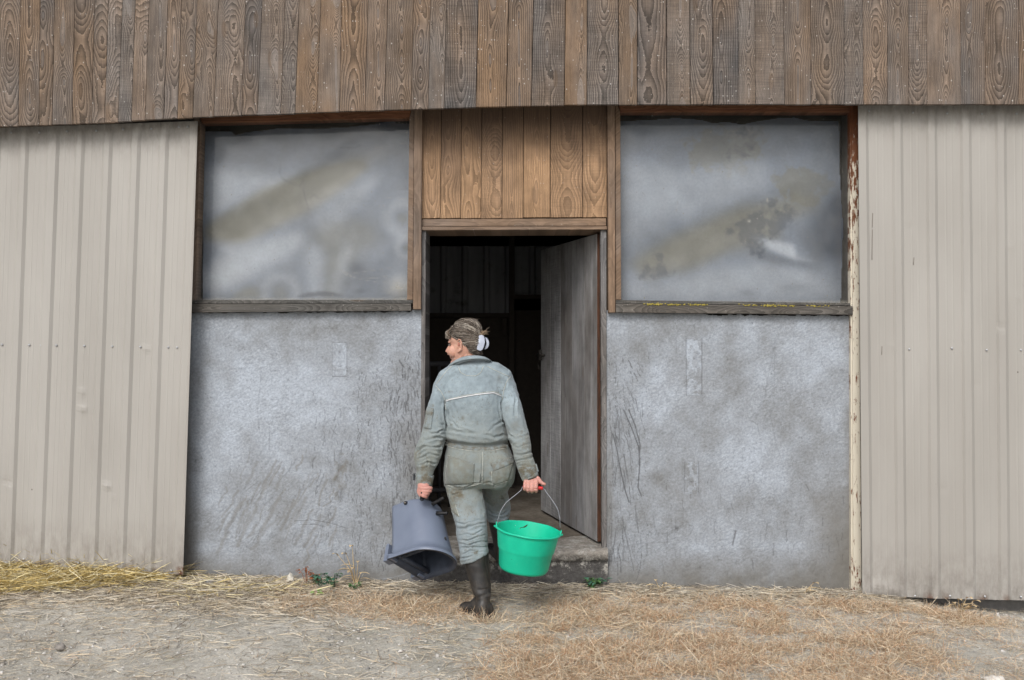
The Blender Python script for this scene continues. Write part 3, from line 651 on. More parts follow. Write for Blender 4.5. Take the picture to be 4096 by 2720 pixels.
        r.poly(L, [(840, 785), (1080, 832), (1095, 905), (1195, 920), (1190, 932), (1060, 912), (950, 862)], .95, 3, f); r.poly(K, [(1120, 820), (1230, 620), (1365, 540), (1365, 920), (1250, 910), (1100, 835)], .55, 26, f); r.poly(K, [(850, 875), (1000, 890), (1150, 940), (1200, 960), (1000, 945), (880, 915)], .5, 6, f)
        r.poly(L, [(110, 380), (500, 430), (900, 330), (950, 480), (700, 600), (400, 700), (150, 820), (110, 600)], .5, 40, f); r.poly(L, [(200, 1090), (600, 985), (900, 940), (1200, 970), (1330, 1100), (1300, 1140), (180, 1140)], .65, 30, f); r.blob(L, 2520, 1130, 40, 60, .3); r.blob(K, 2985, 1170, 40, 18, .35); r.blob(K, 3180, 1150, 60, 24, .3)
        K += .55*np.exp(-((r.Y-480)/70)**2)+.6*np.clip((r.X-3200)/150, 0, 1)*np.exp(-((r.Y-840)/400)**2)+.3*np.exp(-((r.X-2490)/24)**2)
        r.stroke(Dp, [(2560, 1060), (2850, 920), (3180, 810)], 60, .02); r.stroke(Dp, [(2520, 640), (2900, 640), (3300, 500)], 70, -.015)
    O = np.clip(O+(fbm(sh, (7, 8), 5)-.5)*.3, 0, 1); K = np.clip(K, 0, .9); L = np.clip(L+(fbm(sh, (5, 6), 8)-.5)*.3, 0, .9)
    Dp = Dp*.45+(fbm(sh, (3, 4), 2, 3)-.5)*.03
    ed = topf(r.X); side_ok = r.X < (1e9 if side == 'left' else np.interp(r.Y, [440, 700, 900, 1250], [3356, 3362, 3376, 3364]))
    return r.mesh(name, FILM, parent, .075, Dp, {'marks': (O, L, K)}, keep=(r.Y > ed) & side_ok)
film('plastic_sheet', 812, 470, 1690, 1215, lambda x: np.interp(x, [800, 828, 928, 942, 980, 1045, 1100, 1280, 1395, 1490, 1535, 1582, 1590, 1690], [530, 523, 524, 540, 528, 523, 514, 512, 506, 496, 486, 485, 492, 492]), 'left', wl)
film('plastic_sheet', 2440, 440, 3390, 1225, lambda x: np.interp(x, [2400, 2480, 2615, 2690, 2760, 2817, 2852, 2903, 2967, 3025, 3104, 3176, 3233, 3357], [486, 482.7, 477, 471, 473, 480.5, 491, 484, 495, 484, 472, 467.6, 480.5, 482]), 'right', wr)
def pane(name, x0, y0, x1, y1, parent, side):
    r = Raster(x0, y0, x1, y1, 5); sh = r.X.shape; W = np.zeros(sh); E = np.zeros(sh)
    if side == 'left':
        for pts in ([(1490, 592), (1530, 590), (1590, 578), (1640, 572)], [(1545, 790), (1600, 795), (1630, 796)], [(1370, 1090), (1420, 1108), (1500, 1112), (1560, 1104)], [(1380, 1100), (1430, 1115), (1520, 1130), (1600, 1120)], [(1478, 1060), (1478, 1180)], [(1350, 1075), (1400, 1095), (1470, 1085), (1570, 1070)], [(1522, 520), (1532, 565)]): r.stroke(W, pts, 1.8, .55)
        r.blob(E, 1600, 1150, 60, 40, .8)
    else:
        for pts in ([(2556, 760), (2580, 780)], [(2702, 860), (2712, 800)], [(2620, 450), (2616, 475)], [(2735, 452), (2740, 470)], [(2815, 455), (2820, 484)]): r.stroke(W, pts, 1.4, .7)
        r.blob(W, 3069, 800, 5, 9, 1.2); r.blob(W, 2996, 885, 7, 6, 1.2); r.blob(W, 3010, 972, 4, 3, 1.0)
    E += np.clip((r.Y-(y1-26))/14, 0, 1)*.8+np.clip(1-(r.X-x0-10)/16, 0, 1)*.35+(np.clip(1-(x1-r.X-10)/16, 0, 1)*.4 if side == 'left' else 0)
    return r.mesh(name, PANE, parent, .012, None, {'marks': (np.clip(W, 0, 1), np.clip(E, 0, 1), W*0)})
pane('pane', 770, 460, 1650, 1212, wl, 'left'); pane('pane', 2470, 430, 3425, 1222, wr, 'right')
# ------------------------------------------------------------------ cladding over the door, door frame
m = MB(); tt = [1688.5, 1767, 1846, 1929, 2011, 2095, 2203, 2331, 2428]; bb = [1684.5, 1761, 1843.5, 1924, 2008, 2093, 2201, 2331, 2428]
for i in range(8):
    g_ = 1.1 if i != 5 and i != 6 else 1.6
    m.pxq([(tt[i]+g_*.5, 400), (tt[i+1]-g_, 400), (bb[i+1]-g_, 872-(i > 4)*3), (bb[i]+g_*.5, 874-(i > 4)*4)], -.012+random.uniform(-.002, .002), .022)
m.build('over_door_cladding', WOOD_DOORCLAD, barn)
m = MB(); m.box(wx(1680), wx(2432), .013, .16, wz(915), 3.1); m.build('lintel_core', DARK, barn)
m = MB(); m.pxq([(1685, 877), (2425, 873), (2425, 903), (1685, 905)], -.014, .025, along='u'); m.pxq([(1683, 906.5), (2428, 905), (2428, 918), (1683, 921)], -.03, .30, along='u')
df = m.build('door_frame', WOOD_TRIM, barn)
m = MB(); m.pxq([(1687, 922), (1703.5, 922), (1697, 2250), (1680, 2250)], -.012, .29); m.build('jamb', WOOD_GREY, df)
m = MB(); m.pxq([(2403, 919), (2426, 919), (2427, 2240), (2408, 2240)], -.012, .06); m.build('jamb', WOOD_GREY, df)
# open door leaf
hx, hy, fxx, fyy = .553, .085, .225, 1.26
H = Vector((hx, hy, 0)); Fr = Vector((fxx, fyy, 0)); e = Fr-H; nrm = Vector((-e.y, e.x, 0)).normalized()*-1
if nrm.x < 0: nrm = -nrm
zb0, zb1 = CH-(2166-HY)/F*(CD+hy), CH-(2038-HY)/F*(CD+fyy); zt0, zt1 = CH+(HY-935)/F*(CD+hy), CH+(HY-1001)/F*(CD+fyy)
m = MB(); cuts = [0, .2, .40, .61, .80, 1]
for i in range(5):
    a, b = cuts[i]+.0012, cuts[i+1]-.0012
    def pt(t, z0, z1, lean=0): q = H+e*t; return Vector((q.x, q.y, z0+(z1-z0)*t))
    q = [pt(b, zt0, zt1), pt(a, zt0, zt1), pt(a, zb0, zb1), pt(b, zb0, zb1)]
    m.quadbox(q, .03, backvec=nrm*.03, ch=.0006)
leaf = m.build('wooden_door', WOOD_DOOR, barn, label='open weathered wooden door leaf swung into the barn')
for z in (.55, 2.0):
    m = MB(); m.quadbox([Fr+nrm*.032+Vector((0, 0, z+.06)), H+nrm*.032+Vector((0, 0, z+.06)), H+nrm*.032+Vector((0, 0, z-.06)), Fr+nrm*.032+Vector((0, 0, z-.06))], .02, backvec=nrm*.02, along='u'); m.build('back_brace', WOOD_GREY, leaf)
n_ = N('rusty_brown_edge'); o_ = n_.obj(); a_ = n_.noise(n_.sc3(o_, 60, 60, 9), 1, 5, .7)
ED = n_.bsdf(n_.mix(n_.ramp(a_, [(.4, 0), (.6, 1)]), (.05, .028, .02), (.10, .045, .026)), .85, .2, n_.bump(a_, .004))
m = MB(); q0 = H-e.normalized()*.006; m.quadbox([q0+Vector((0, 0, zt0)), q0+nrm*.03+Vector((0, 0, zt0)), q0+nrm*.03+Vector((0, 0, zb0)), q0+Vector((0, 0, zb0))], .005, backvec=e.normalized()*.005, ch=.001); m.build('edge_strip', ED, leaf)
g = GB(); lz = CH-(1420-HY)/F*(CD+fyy); lp = Fr-e.normalized()*.03-nrm*.012; LM = flat('latch_iron', (.05, .045, .04), .6, .4)
g.put(tube_geo([lp+Vector((-.04, .06, 0))*0-e.normalized()*.08+Vector((0, 0, lz)), lp+e.normalized()*.07+Vector((0, 0, lz))], .012)); g.put(tube_geo([lp+Vector((0, 0, lz-.04)), lp+Vector((0, 0, lz+.04))], (.014), n=6)); g.put(tube_geo([lp+e.normalized()*.05+Vector((0, 0, lz)), lp+e.normalized()*.06+Vector((0, 0, lz-.07)), lp+e.normalized()*.04+Vector((0, 0, lz-.11))], .005)); g.build('latch', LM, leaf)
# cream post at right
m = MB(); m.pxq([(3401, 400), (3409, 400), (3414, 2368), (3405, 2368)], -.03, .05); m.pxq([(3409, 400), (3432, 400), (3447, 2368), (3414, 2368)], -.045, .07)
m.build('steel_post', CREAM, barn, label='rusty cream steel post beside the right metal door')
# ------------------------------------------------------------------ sliding metal doors
def metal_door(name, label, topline, botline, ribs_top, ribs_bot, left, right, depth, shade_left, edge_fold, screws):
    """ribs_*: list of (x_start, x_end) of each raised rib at the top and the bottom line (px); sheet follows them"""
    prof = []   # (x_top, x_bot, offset)
    sl_, sr_ = (8, 16) if shade_left else (12, 11); s = sl_
    def addp(a, b, off): prof.append((a, b, off))
    addp(left[0], left[1], 0)
    for (a0, a1), (b0, b1) in zip(ribs_top, ribs_bot):
        if a0-s > left[0]+2:
            # two tiny stiffening swages on the flat
            pa, pb = prof[-1][0], prof[-1][1]
            for t in (.3, .36, .42, .58, .64, .70):
                addp(pa+(a0-s-pa)*t, pb+(b0-s-pb)*t, -.0012 if t in (.36, .64) else 0)
            addp(a0-s, b0-s, 0)
        addp(a0, b0, -.013)
        addp(a1, b1, -.013)
        if a1+sr_ < right[0]-2: addp(a1+sr_, b1+sr_, 0)
    if edge_fold: addp(right[0], right[1], -.03); addp(right[0]+.3, right[1]+.3, .03)
    else: addp(right[0], right[1], 0)
    rows = 150; V = []; dirt = []; rust = []; n = len(prof)
    dents = [(random.uniform(.1, .97), random.random(), random.uniform(-.01, .01)) for _ in range(8)]
    for i in range(rows):
        t = i/(rows-1)
        for j, (a, b, off) in enumerate(prof):
            x = a+(b-a)*t; y = topline(a)+(botline(b)-topline(a))*t
            jag = (mnoise.noise(Vector((x*.03, i*.2, 3))))*2.5 if t > .985 else 0
            d = off + .004*mnoise.noise(Vector((x*.008, t*4, depth)))
            if t > .955: d += .016*mnoise.noise(Vector((x*.022, t*30, 7)))*(t-.955)/.045
            for (dt, dx, da) in dents:
                xx = left[0]+dx*(right[0]-left[0]); d += da*math.exp(-((t-dt)/.008)**2-((x-xx)/14)**2)
            V.append(P(x, y+jag, depth+d)); tb = max(0, (t-.88)/.12); tp = max(0, 1-t/.09)
            side_ = .10 if off == 0 and j > 0 and prof[j-1][2] < -.01 else 0
            dirt.append(min(1, .02+tp*.9+tb*.95)); rust.append(max(0, (t-.985)/.015)*.8*(1 if mnoise.noise(Vector((x*.02, 1, 1))) > .12 else 0)+(1 if (t > .98 and x > right[1]-22 and edge_fold) else 0))
    Fc = [(i*n+j, i*n+j+1, (i+1)*n+j+1, (i+1)*n+j) for i in range(rows-1) for j in range(n-1)]
    me_v = len(V)
    g = GB(); g.put((V, Fc))
    for (sx, sy) in screws:
        p = P(sx, sy, depth-.004); g.put(ell(p, (.006, .005, .006), 8, 5), 1)
    o = mk(name, g.v, g.f, [METAL, SCREW], barn, False, label, g.mi)
    dd = np.zeros((len(g.v), 3)); dd[:me_v, 0] = dirt; dd[:me_v, 1] = dirt; dd[:me_v, 2] = dirt; setcol(o.data, 'dirt', dd)
    rr = np.zeros((len(g.v), 3)); rr[:me_v, :] = np.array(rust)[:, None]; setcol(o.data, 'rust', rr)
    sm = o.modifiers.new('thick', 'SOLIDIFY'); sm.thickness = .0012; sm.offset = 1
    return o
lt = lambda x: 512-(x/791)*28; lb = lambda x: np.interp(x, [-400, 0, 163, 373, 705, 740], [2236, 2251, 2264, 2277, 2298, 2300])
rt = [(-138, -121), (-26, -9), (86, 104), (197, 226), (310, 328), (421, 439), (532, 552), (645, 664), (762, 785)]
rb = [(-205, -188), (-91, -74), (22, 40), (133, 160), (245, 263), (357, 375), (469, 488), (582, 602), (697, 722)]
scr = [(45, 530), (157, 530), (205, 526), (268, 525), (385, 523), (492, 517), (605, 515), (715, 508), (750, 507), (94, 2238), (140, 2243), (208, 2245), (313, 2253), (427, 2262), (542, 2271), (685, 2282)]+[(x, 1378+x*.017) for x in (8, 117, 225, 337, 449, 561, 673, 708, 164)]
ld = metal_door('metal_door', 'left ribbed cream metal sliding door, leaning with its foot pushed outward', lt, lb, rt, rb, (-420, -470), (791, 732), -.125, True, True, scr)
rtx = lambda x: 395; rbx = lambda x: np.interp(x, [3440, 3586, 3738, 4096, 4600], [2373, 2386, 2394, 2402, 2412])
rt2 = [(3432, 3462), (3577, 3600), (3714, 3737), (3850, 3874), (3990, 4014), (4130, 4154), (4270, 4294)]
rb2 = [(3449, 3481), (3594, 3618), (3728, 3754), (3867, 3894), (4006, 4032), (4148, 4172), (4290, 4314)]
scr2 = [(3476, 444), (3652, 450), (3789, 453), (3928, 456), (4067, 455), (3637, 1397), (3808, 1393), (3947, 1400), (4084, 1400), (3660, 2383), (3800, 2384), (3940, 2386), (4084, 2388)]
rd = metal_door('metal_door', 'right ribbed cream metal sliding door hanging clear of the ground', rtx, rbx, rt2, rb2, (3432, 3449), (4620, 4640), -.13, False, False, scr2)
# scratches on the right door as real scraped paint strips
SCR = flat('scraped_paint', (.14, .11, .09), .8)
for pts in ([(3491, 852), (3489, 910)], [(3489.5, 918), (3488, 1040)], [(3476, 2110), (3477, 2130)], [(3656, 1030), (3654, 1060)], [(3528, 1385), (3527, 1420)]):
    GB().put(tube_geo([P(a, b, -.1335) for a, b in pts], [(.0014, .0008)]*2, n=5)).build('scratch', SCR, rd)
# ================================================================== PERSON
def sec(y, xl, xr, b, yc, p=2.3, dyl=0.0):
    """horizontal cross-section measured off the photo: source px edges, half depth b (m), centre depth yc"""
    c = P((xl+xr)/2, y, yc); a = (xr-xl)/2*(CD+yc)/F; return (c, a, b, p)
def loft(secs, n=28, tilt=None):
    V = []; Fc = []; m = len(secs)
    for i, (c, a, b, p) in enumerate(secs):
        for k in range(n):
            t = 2*math.pi*k/n; ct, st = math.cos(t), math.sin(t)
            V.append(c+Vector((a*math.copysign(abs(ct)**(2/p), ct), b*math.copysign(abs(st)**(2/p), st), (tilt[i] if tilt else 0)*ct)))
    for i in range(m-1):
        for k in range(n): k2 = (k+1) % n; Fc.append((i*n+k, i*n+k2, (i+1)*n+k2, (i+1)*n+k))
    Fc.append(tuple(range(n-1, -1, -1))); Fc.append(tuple((m-1)*n+k for k in range(n)))
    return V, Fc
def r1(y, xl, xr, b, yc, p=2.3): return sec(1200+.5102*y, 1500+.5102*xl, 1500+.5102*xr, b, yc, p)
def r2(y, xl, xr, b, yc, p=2.3): return sec(1850+.4274*y, 1450+.4274*xl, 1450+.4274*xr, b, yc, p)
def q1(x, y, d): return P(1500+.5102*x, 1200+.5102*y, d)
def q2(x, y, d): return P(1450+.4274*x, 1850+.4274*y, d)
person = empty('person', (-.12, -.55, 0), 'person in stained grey-green coveralls and rubber boots stepping up into the dark doorway', 'person')
# ---- coverall ------------------------------------------------------
g = GB()
torso = [r1(462, 655, 880, .055, -.43), r1(485, 625, 905, .068, -.43), r1(515, 585, 950, .082, -.43), r1(550, 550, 1010, .092, -.43), r1(600, 522, 1050, .102, -.43), r1(680, 510, 1040, .115, -.435),
         r1(760, 530, 1010, .125, -.44), r1(850, 545, 998, .128, -.44), r1(940, 556, 1008, .128, -.44), r1(1000, 556, 1026, .132, -.445), r1(1060, 552, 1042, .134, -.45), r1(1090, 556, 1044, .126, -.45),
         r1(1115, 564, 1044, .118, -.445), r1(1160, 562, 1056, .122, -.445), r1(1220, 550, 1080, .134, -.45), r1(1290, 540, 1102, .146, -.455), r1(1360, 536, 1103, .15, -.455), r1(1420, 536, 1092, .142, -.45), r1(1460, 540, 1070, .12, -.44)]
g.put(loft(torso))
ll = [r2(90, 765, 1110, .10, -.45), r2(160, 766, 1118, .118, -.46), r2(230, 775, 1122, .112, -.47), r2(300, 793, 1130, .104, -.49), r2(400, 827, 1142, .097, -.52), r2(480, 850, 1152, .092, -.55), r2(540, 868, 1160, .09, -.565), r2(600, 882, 1166, .088, -.58),
      r2(660, 874, 1172, .088, -.60), r2(720, 878, 1170, .084, -.61), r2(770, 890, 1172, .082, -.62), r2(820, 896, 1182, .08, -.635), r2(865, 905, 1184, .078, -.64), r2(900, 918, 1176, .074, -.645)]
tl = [0]*len(ll); tl[-1] = .028; tl[-2] = .018
g.put(loft(ll, tilt=tl))
rl = [r2(90, 1110, 1420, .10, -.43), r2(160, 1118, 1408, .115, -.41), r2(220, 1124, 1386, .112, -.37), r2(270, 1130, 1362, .105, -.32), r2(320, 1134, 1366, .10, -.27), r2(380, 1142, 1388, .095, -.22), r2(430, 1148, 1392, .09, -.20), r2(480, 1152, 1384, .082, -.20), r2(520, 1166, 1372, .076, -.21), r2(545, 1180, 1352, .07, -.22)]
g.put(loft(rl))
# arms: [y, left edge, right edge, half depth, depth]
la = [(575, 520, 620, .05, -.43), (620, 482, 600, .06, -.435), (680, 458, 575, .064, -.44), (740, 440, 560, .064, -.45), (800, 425, 553, .063, -.46), (880, 402, 555, .062, -.475), (960, 383, 555, .062, -.485), (1040, 362, 554, .062, -.50), (1090, 345, 553, .061, -.505), (1140, 325, 545, .06, -.51),
      (1190, 311, 532, .059, -.52), (1240, 305, 518, .057, -.53), (1290, 315, 494, .053, -.54), (1340, 325, 462, .046, -.55), (1375, 320, 456, .043, -.555), (1440, 327, 444, .040, -.565), (1455, 329, 440, .036, -.565)]
g.put(loft([r1(y, a, b_, d, yc, 2.1) for y, a, b_, d, yc in la], 24))
ra = [(565, 950, 1030, .05, -.43), (610, 965, 1062, .06, -.435), (670, 985, 1096, .064, -.44), (730, 992, 1118, .064, -.455), (800, 992, 1140, .063, -.47), (880, 998, 1163, .062, -.49), (960, 1012, 1184, .061, -.51), (1040, 1032, 1207, .06, -.53), (1100, 1048, 1222, .058, -.55), (1150, 1070, 1229, .056, -.565),
      (1200, 1086, 1233, .053, -.58), (1250, 1098, 1246, .050, -.60), (1300, 1112, 1262, .047, -.615), (1340, 1130, 1268, .044, -.625), (1385, 1150, 1274, .041, -.64), (1398, 1156, 1270, .038, -.645)]
tr = [0]*len(ra); tr[-1] = .016; tr[-2] = .015; tr[-3] = .01
g.put(loft([r1(y, a, b_, d, yc, 2.1) for y, a, b_, d, yc in ra], 24, tilt=tr))
# buttock fullness
g.put(ell(q1(700, 1350, -.53), (.105, .085, .12))); g.put(ell(q1(960, 1340, -.53), (.10, .08, .115)))
# shoulder caps
g.put(tube_geo([q1(760, 535, -.44), q1(640, 565, -.44), q1(560, 610, -.44), q1(522, 680, -.445), q1(508, 760, -.45)], [(.05, .075), (.055, .078), (.056, .074), (.052, .068), (.050, .064)], ref=(0, 0, 1), n=18, round_=True)); g.put(tube_geo([q1(830, 530, -.44), q1(940, 560, -.44), q1(1010, 608, -.44), q1(1040, 680, -.445), q1(1058, 760, -.455)], [(.05, .075), (.055, .078), (.056, .074), (.052, .068), (.050, .064)], ref=(0, 0, 1), n=18, round_=True))
me = g.remesh(.0052, 6, .5)
nv = len(me.vertices); co = np.empty(nv*3, np.float32); me.vertices.foreach_get('co', co); co = co.reshape(-1, 3).astype(float)
no = np.empty(nv*3, np.float32); me.vertices.foreach_get('normal', no); no = no.reshape(-1, 3).astype(float)
Dv = CD+co[:, 1]; PX = HX+co[:, 0]*F/Dv; PY = HY+(CH-co[:, 2])*F/Dv
wx_ = np.array([mnoise.noise(Vector((v[0]*14, v[1]*14, v[2]*14)))*9+mnoise.noise(Vector((v[0]*40, v[1]*40, v[2]*40+5)))*3 for v in co]); wy_ = np.array([mnoise.noise(Vector((v[0]*12+9, v[1]*12, v[2]*12)))*11+mnoise.noise(Vector((v[0]*38, v[1]*38+7, v[2]*38)))*4 for v in co])
wa_ = np.array([.35+1.1*max(0, min(1, mnoise.noise(Vector((v[0]*11, v[1]*11+4, v[2]*16)))*1.3+.5)) for v in co])
PX0, PY0 = PX, PY; PXw, PYw = PX+wx_, PY+wy_
def seg_d(pts, warp=False):
    PX, PY = (PXw, PYw) if warp else (PX0, PY0)
    best = np.full(nv, 1e9); side = np.zeros(nv); tt = np.zeros(nv); L = len(pts)-1
    for i in range(L):
        ax, ay = pts[i]; bx_, by = pts[i+1]; dx, dy = bx_-ax, by-ay; l2 = dx*dx+dy*dy
        t = np.clip(((PX-ax)*dx+(PY-ay)*dy)/l2, 0, 1); ex = PX-ax-t*dx; ey = PY-ay-t*dy; d = np.hypot(ex, ey)
        u = d < best; best[u] = d[u]; side[u] = np.sign(dx*ey-dy*ex)[u]; tt[u] = ((i+t)/L)[u]
    return best, side, tt
def s1(p): return [(1500+.5102*a, 1200+.5102*b) for a, b in p]
def s2(p): return [(1450+.4274*a, 1850+.4274*b) for a, b in p]
disp = np.zeros(nv); front = np.clip(-no[:, 1]*1.6+.3, 0, 1)
def fold(pts, wid, amp, ridge=True):
    """a crease with a ridge of cloth on one side"""
    wid = wid*.78; d, sd_, t = seg_d(pts, True); amp = amp*wa_*.85; tap = np.clip(np.minimum(t, 1-t)*5+.15, 0, 1)
    disp[:] += front*tap*(-amp*np.exp(-(d/wid)**2)+(amp*.9*np.exp(-((d-wid*1.9)/(wid*1.1))**2) if ridge else 0))
W1 = 5.5
for p, w_, a in ((((870, 560), (950, 585), (1060, 545), (1140, 520)), 4, .006), (((880, 625), (960, 615), (1060, 575), (1160, 560)), 4.5, .008), (((876, 690), (960, 660), (1050, 655), (1130, 620)), 4.5, .008),
                 (((885, 735), (1000, 715), (1100, 680), (1168, 665)), 4.5, .009), (((892, 775), (1000, 772), (1100, 740), (1170, 745)), 4.5, .009), (((905, 820), (1000, 795), (1090, 800), (1178, 785)), 4, .008), (((925, 865), (1000, 835), (1100, 845), (1180, 825)), 4, .008),
                 (((905, 880), (960, 900), (1040, 885)), 4, .006), (((800, 330), (850, 420), (880, 520)), 4, .004), (((1128, 260), (1138, 400), (1150, 520)), 3.5, .004),
                 (((1145, 300), (1180, 380), (1230, 440)), 3.5, .006), (((1150, 430), (1220, 470), (1300, 475), (1370, 440)), 4, .008), (((1160, 480), (1240, 505), (1330, 500), (1375, 480)), 4, .007), (((1290, 300), (1330, 360), (1300, 430)), 4, .006), (((1200, 230), (1250, 300), (1260, 380)), 4, .004),
                 (((790, 215), (860, 240), (960, 235), (1110, 195)), 3.5, .006), (((1118, 60), (1118, 130), (1112, 200)), 3, .010), (((780, 270), (840, 300), (930, 300)), 4, .004)):
    fold(s2(p), w_, a)
for p, w_, a in ((((560, 770), (548, 860), (560, 950), (555, 1010)), 5, .010), (((1000, 770), (985, 840), (1000, 920), (1030, 1000)), 5, .010),
                 (((570, 1000), (640, 1030), (720, 1050), (800, 1050)), 6, .007), (((600, 940), (660, 1010), (740, 1045)), 5, .005), (((1010, 930), (940, 1000), (880, 1060)), 6, .006), (((960, 860), (985, 940), (1015, 1000)), 5, .006), (((575, 860), (590, 930), (575, 990)), 5, .006),
                 (((700, 620), (710, 690), (690, 760)), 6, .003), (((880, 600), (930, 680), (960, 740)), 6, .004), (((620, 800), (640, 880), (620, 960)), 7, .004), (((850, 1060), (940, 1080), (1030, 1060)), 5, .006),
                 (((548, 1085), (470, 1070), (390, 1100), (345, 1130)), 5.5, .010), (((530, 1150), (450, 1165), (380, 1150), (330, 1190)), 5.5, .010), (((500, 1225), (430, 1210), (370, 1240), (320, 1245)), 5, .009), (((480, 1290), (420, 1275), (360, 1300), (322, 1295)), 5, .008), (((540, 1010), (490, 1040), (420, 1040)), 5, .007),
                 (((470, 700), (500, 760), (545, 800)), 5, .006), (((450, 860), (480, 940), (540, 980)), 5, .005), (((400, 1190), (420, 1250), (410, 1320)), 4, .006),
                 (((1040, 1055), (1090, 1080), (1160, 1065), (1215, 1060)), 5, .008), (((1075, 1140), (1130, 1150), (1190, 1125), (1228, 1130)), 5, .008), (((1090, 1205), (1150, 1215), (1235, 1195)), 5, .008), (((1105, 1262), (1170, 1255), (1245, 1235)), 5, .007), (((1125, 1310), (1190, 1300), (1255, 1290)), 4, .005),
                 (((1020, 640), (1030, 720), (1010, 780)), 5, .006), (((1110, 760), (1090, 850), (1110, 930)), 6, .005), (((1060, 900), (1100, 980), (1150, 1010)), 6, .005), (((1150, 880), (1170, 960), (1190, 1030)), 5, .004),
                 (((845, 1190), (842, 1300), (842, 1430)), 3.2, .006), (((700, 1200), (690, 1230), (660, 1260)), 5, .003), (((850, 1200), (890, 1240), (900, 1260)), 5, .004), (((540, 1130), (545, 1250), (545, 1400)), 5, .004), (((740, 1190), (790, 1230), (830, 1280)), 5, .004), (((850, 1440), (900, 1420), (960, 1450)), 4, .004), (((1000, 1400), (1030, 1430), (1050, 1490)), 5, .005)):
    fold(s1(p), w_, a)
for i in range(nv):
    x, y, z = co[i]
    if no[i, 1] > .75: continue
    low = 1.0+(.5 if z < .62 else 0)
    disp[i] += (.0048*low)*mnoise.fractal(Vector((x*9+y*3, y*9, z*6.5)), .9, 2.0, 4)+.0016*mnoise.noise(Vector((x*30, y*30, z*45)))
# waist band pinch and cuffs
wd, _, _ = seg_d(s1([(552, 1112), (650, 1135), (760, 1150), (900, 1152), (1056, 1125)])); disp -= front*.010*np.exp(-(wd/9)**2); disp += front*.007*np.exp(-((wd-20)/8)**2)*(PY < 1200+.5102*1125)
co2 = co+no*disp[:, None]; me.vertices.foreach_set('co', co2.astype(np.float32).ravel()); me.update()
# colour masks: r = grime, g = green stain, b = bleached seat/knees
gr_ = np.zeros(nv); gn = np.zeros(nv)
def sp(A, x, y, rx, ry, v, s=1):
    f = (1500+.5102*x, 1200+.5102*y) if s == 1 else (1450+.4274*x, 1850+.4274*y); k = .5102 if s == 1 else .4274
    A[:] = np.maximum(A, v*np.exp(-(((PX-f[0])/(rx*k))**2+((PY-f[1])/(ry*k))**2)**1.5))
for a in ((660, 578, 12, 14, .5), (975, 615, 22, 30, .45), (450, 830, 14, 14, .9), (680, 925, 22, 20, .6), (603, 978, 11, 11, .55), (805, 963, 12, 14, .8), (835, 972, 10, 10, .35), (1038, 850, 18, 22, .5), (1148, 1035, 12, 16, .7), (520, 1120, 14, 18, .5), (585, 720, 30, 12, .35), (700, 745, 40, 10, .3), (1000, 1040, 50, 40, .35), (400, 1000, 30, 30, .35), (370, 1320, 60, 40, .5), (390, 1400, 60, 50, .7), (1180, 1310, 50, 40, .5), (1200, 1370, 60, 40, .7), (640, 1380, 90, 60, .45), (980, 1290, 70, 40, .55), (870, 1430, 20, 20, .5), (430, 870, 30, 30, .5), (1100, 980, 40, 60, .3), (330, 1200, 30, 60, .4), (640, 1520, 70, 50, .6), (600, 1110, 60, 20, .4), (1180, 1130, 50, 90, .35), (710, 1280, 14, 14, .5), (1005, 1180, 40, 30, .4)): sp(gr_, *a)
for a in ((900, 300, 60, 40, .7, 2), (870, 400, 50, 50, .5, 2), (830, 420, 25, 60, .5, 2), (1060, 845, 20, 14, .9, 2), (1080, 830, 16, 10, .7, 2), (1350, 490, 30, 26, .9, 2), (1330, 330, 40, 40, .4, 2), (950, 280, 14, 8, .8, 2), (1230, 120, 60, 60, .4, 2), (1010, 420, 60, 60, .2, 2)): sp(gr_, *a)
for a in ((1290, 160, 70, 60, .9, 2), (1220, 90, 50, 50, .5, 2), (900, 180, 120, 70, .45, 2), (1250, 260, 70, 70, .6, 2)): sp(gn, *a)
low = np.clip((1.22-co[:, 2])/.35, 0, 1); gn = np.maximum(gn, .55*low*np.clip((co[:, 2]-.5)/.2, 0, 1)+.07*low)
setcol(me, 'stain', np.stack([gr_, gn, low], 1))
def cloth_mat(name, base=(.262, .318, .352)):
    n = N(name); o = n.obj(); at = n.node('ShaderNodeSeparateColor', {0: n.attr('stain').outputs['Color']})
    a = n.noise(o, 7, 5, .6); b = n.noise(o, 28, 5, .7); c = n.noise(o, 70, 4, .7)
    col = n.mix(n.ramp(a, [(.35, 0), (.65, 1)]), tuple(v*.84 for v in base), tuple(v*1.1 for v in base))
    col = n.mix(n.M('MULTIPLY', at.outputs[1], n.ramp(a, [(.3, .5), (.7, 1)])), col, (.205, .207, .155))
    gm = n.M('MULTIPLY', n.M('ADD', at.outputs[0], n.mul(at.outputs[2], .34), clamp=True), n.ramp(b, [(.38, .0), (.56, 1)]))
    col = n.mix(n.mul(gm, .9), col, n.mix(c, (.09, .072, .042), (.14, .12, .085)))
    fine = n.mul(n.ramp(c, [(.57, 0), (.64, 1)]), n.ramp(a, [(.42, .0), (.6, 1)])); col = n.mix(n.mul(fine, .6), col, (.12, .10, .07))
    col = n.mix(1.0, col, n.ramp(b, [(.3, .86), (.7, 1.1)]), 'MULTIPLY')
    return n.bsdf(col, .92, .1, n.bump(n.add(n.noise(n.sc3(o, 1, 1, .55), 26, 3, .5, 1.5), n.mul(n.noise(o, 160, 3), .3)), .006, .6), **{'Sheen Weight': .15})
CLOTH = cloth_mat('worn_work_cloth'); me.materials.append(CLOTH); me.name = 'coverall'
cover = link('coverall', me, person)
bvh = BVHTree.FromPolygons([Vector(v) for v in co2], [tuple(p.vertices) for p in me.polygons])
CAM = Vector((0, -CD, CH))
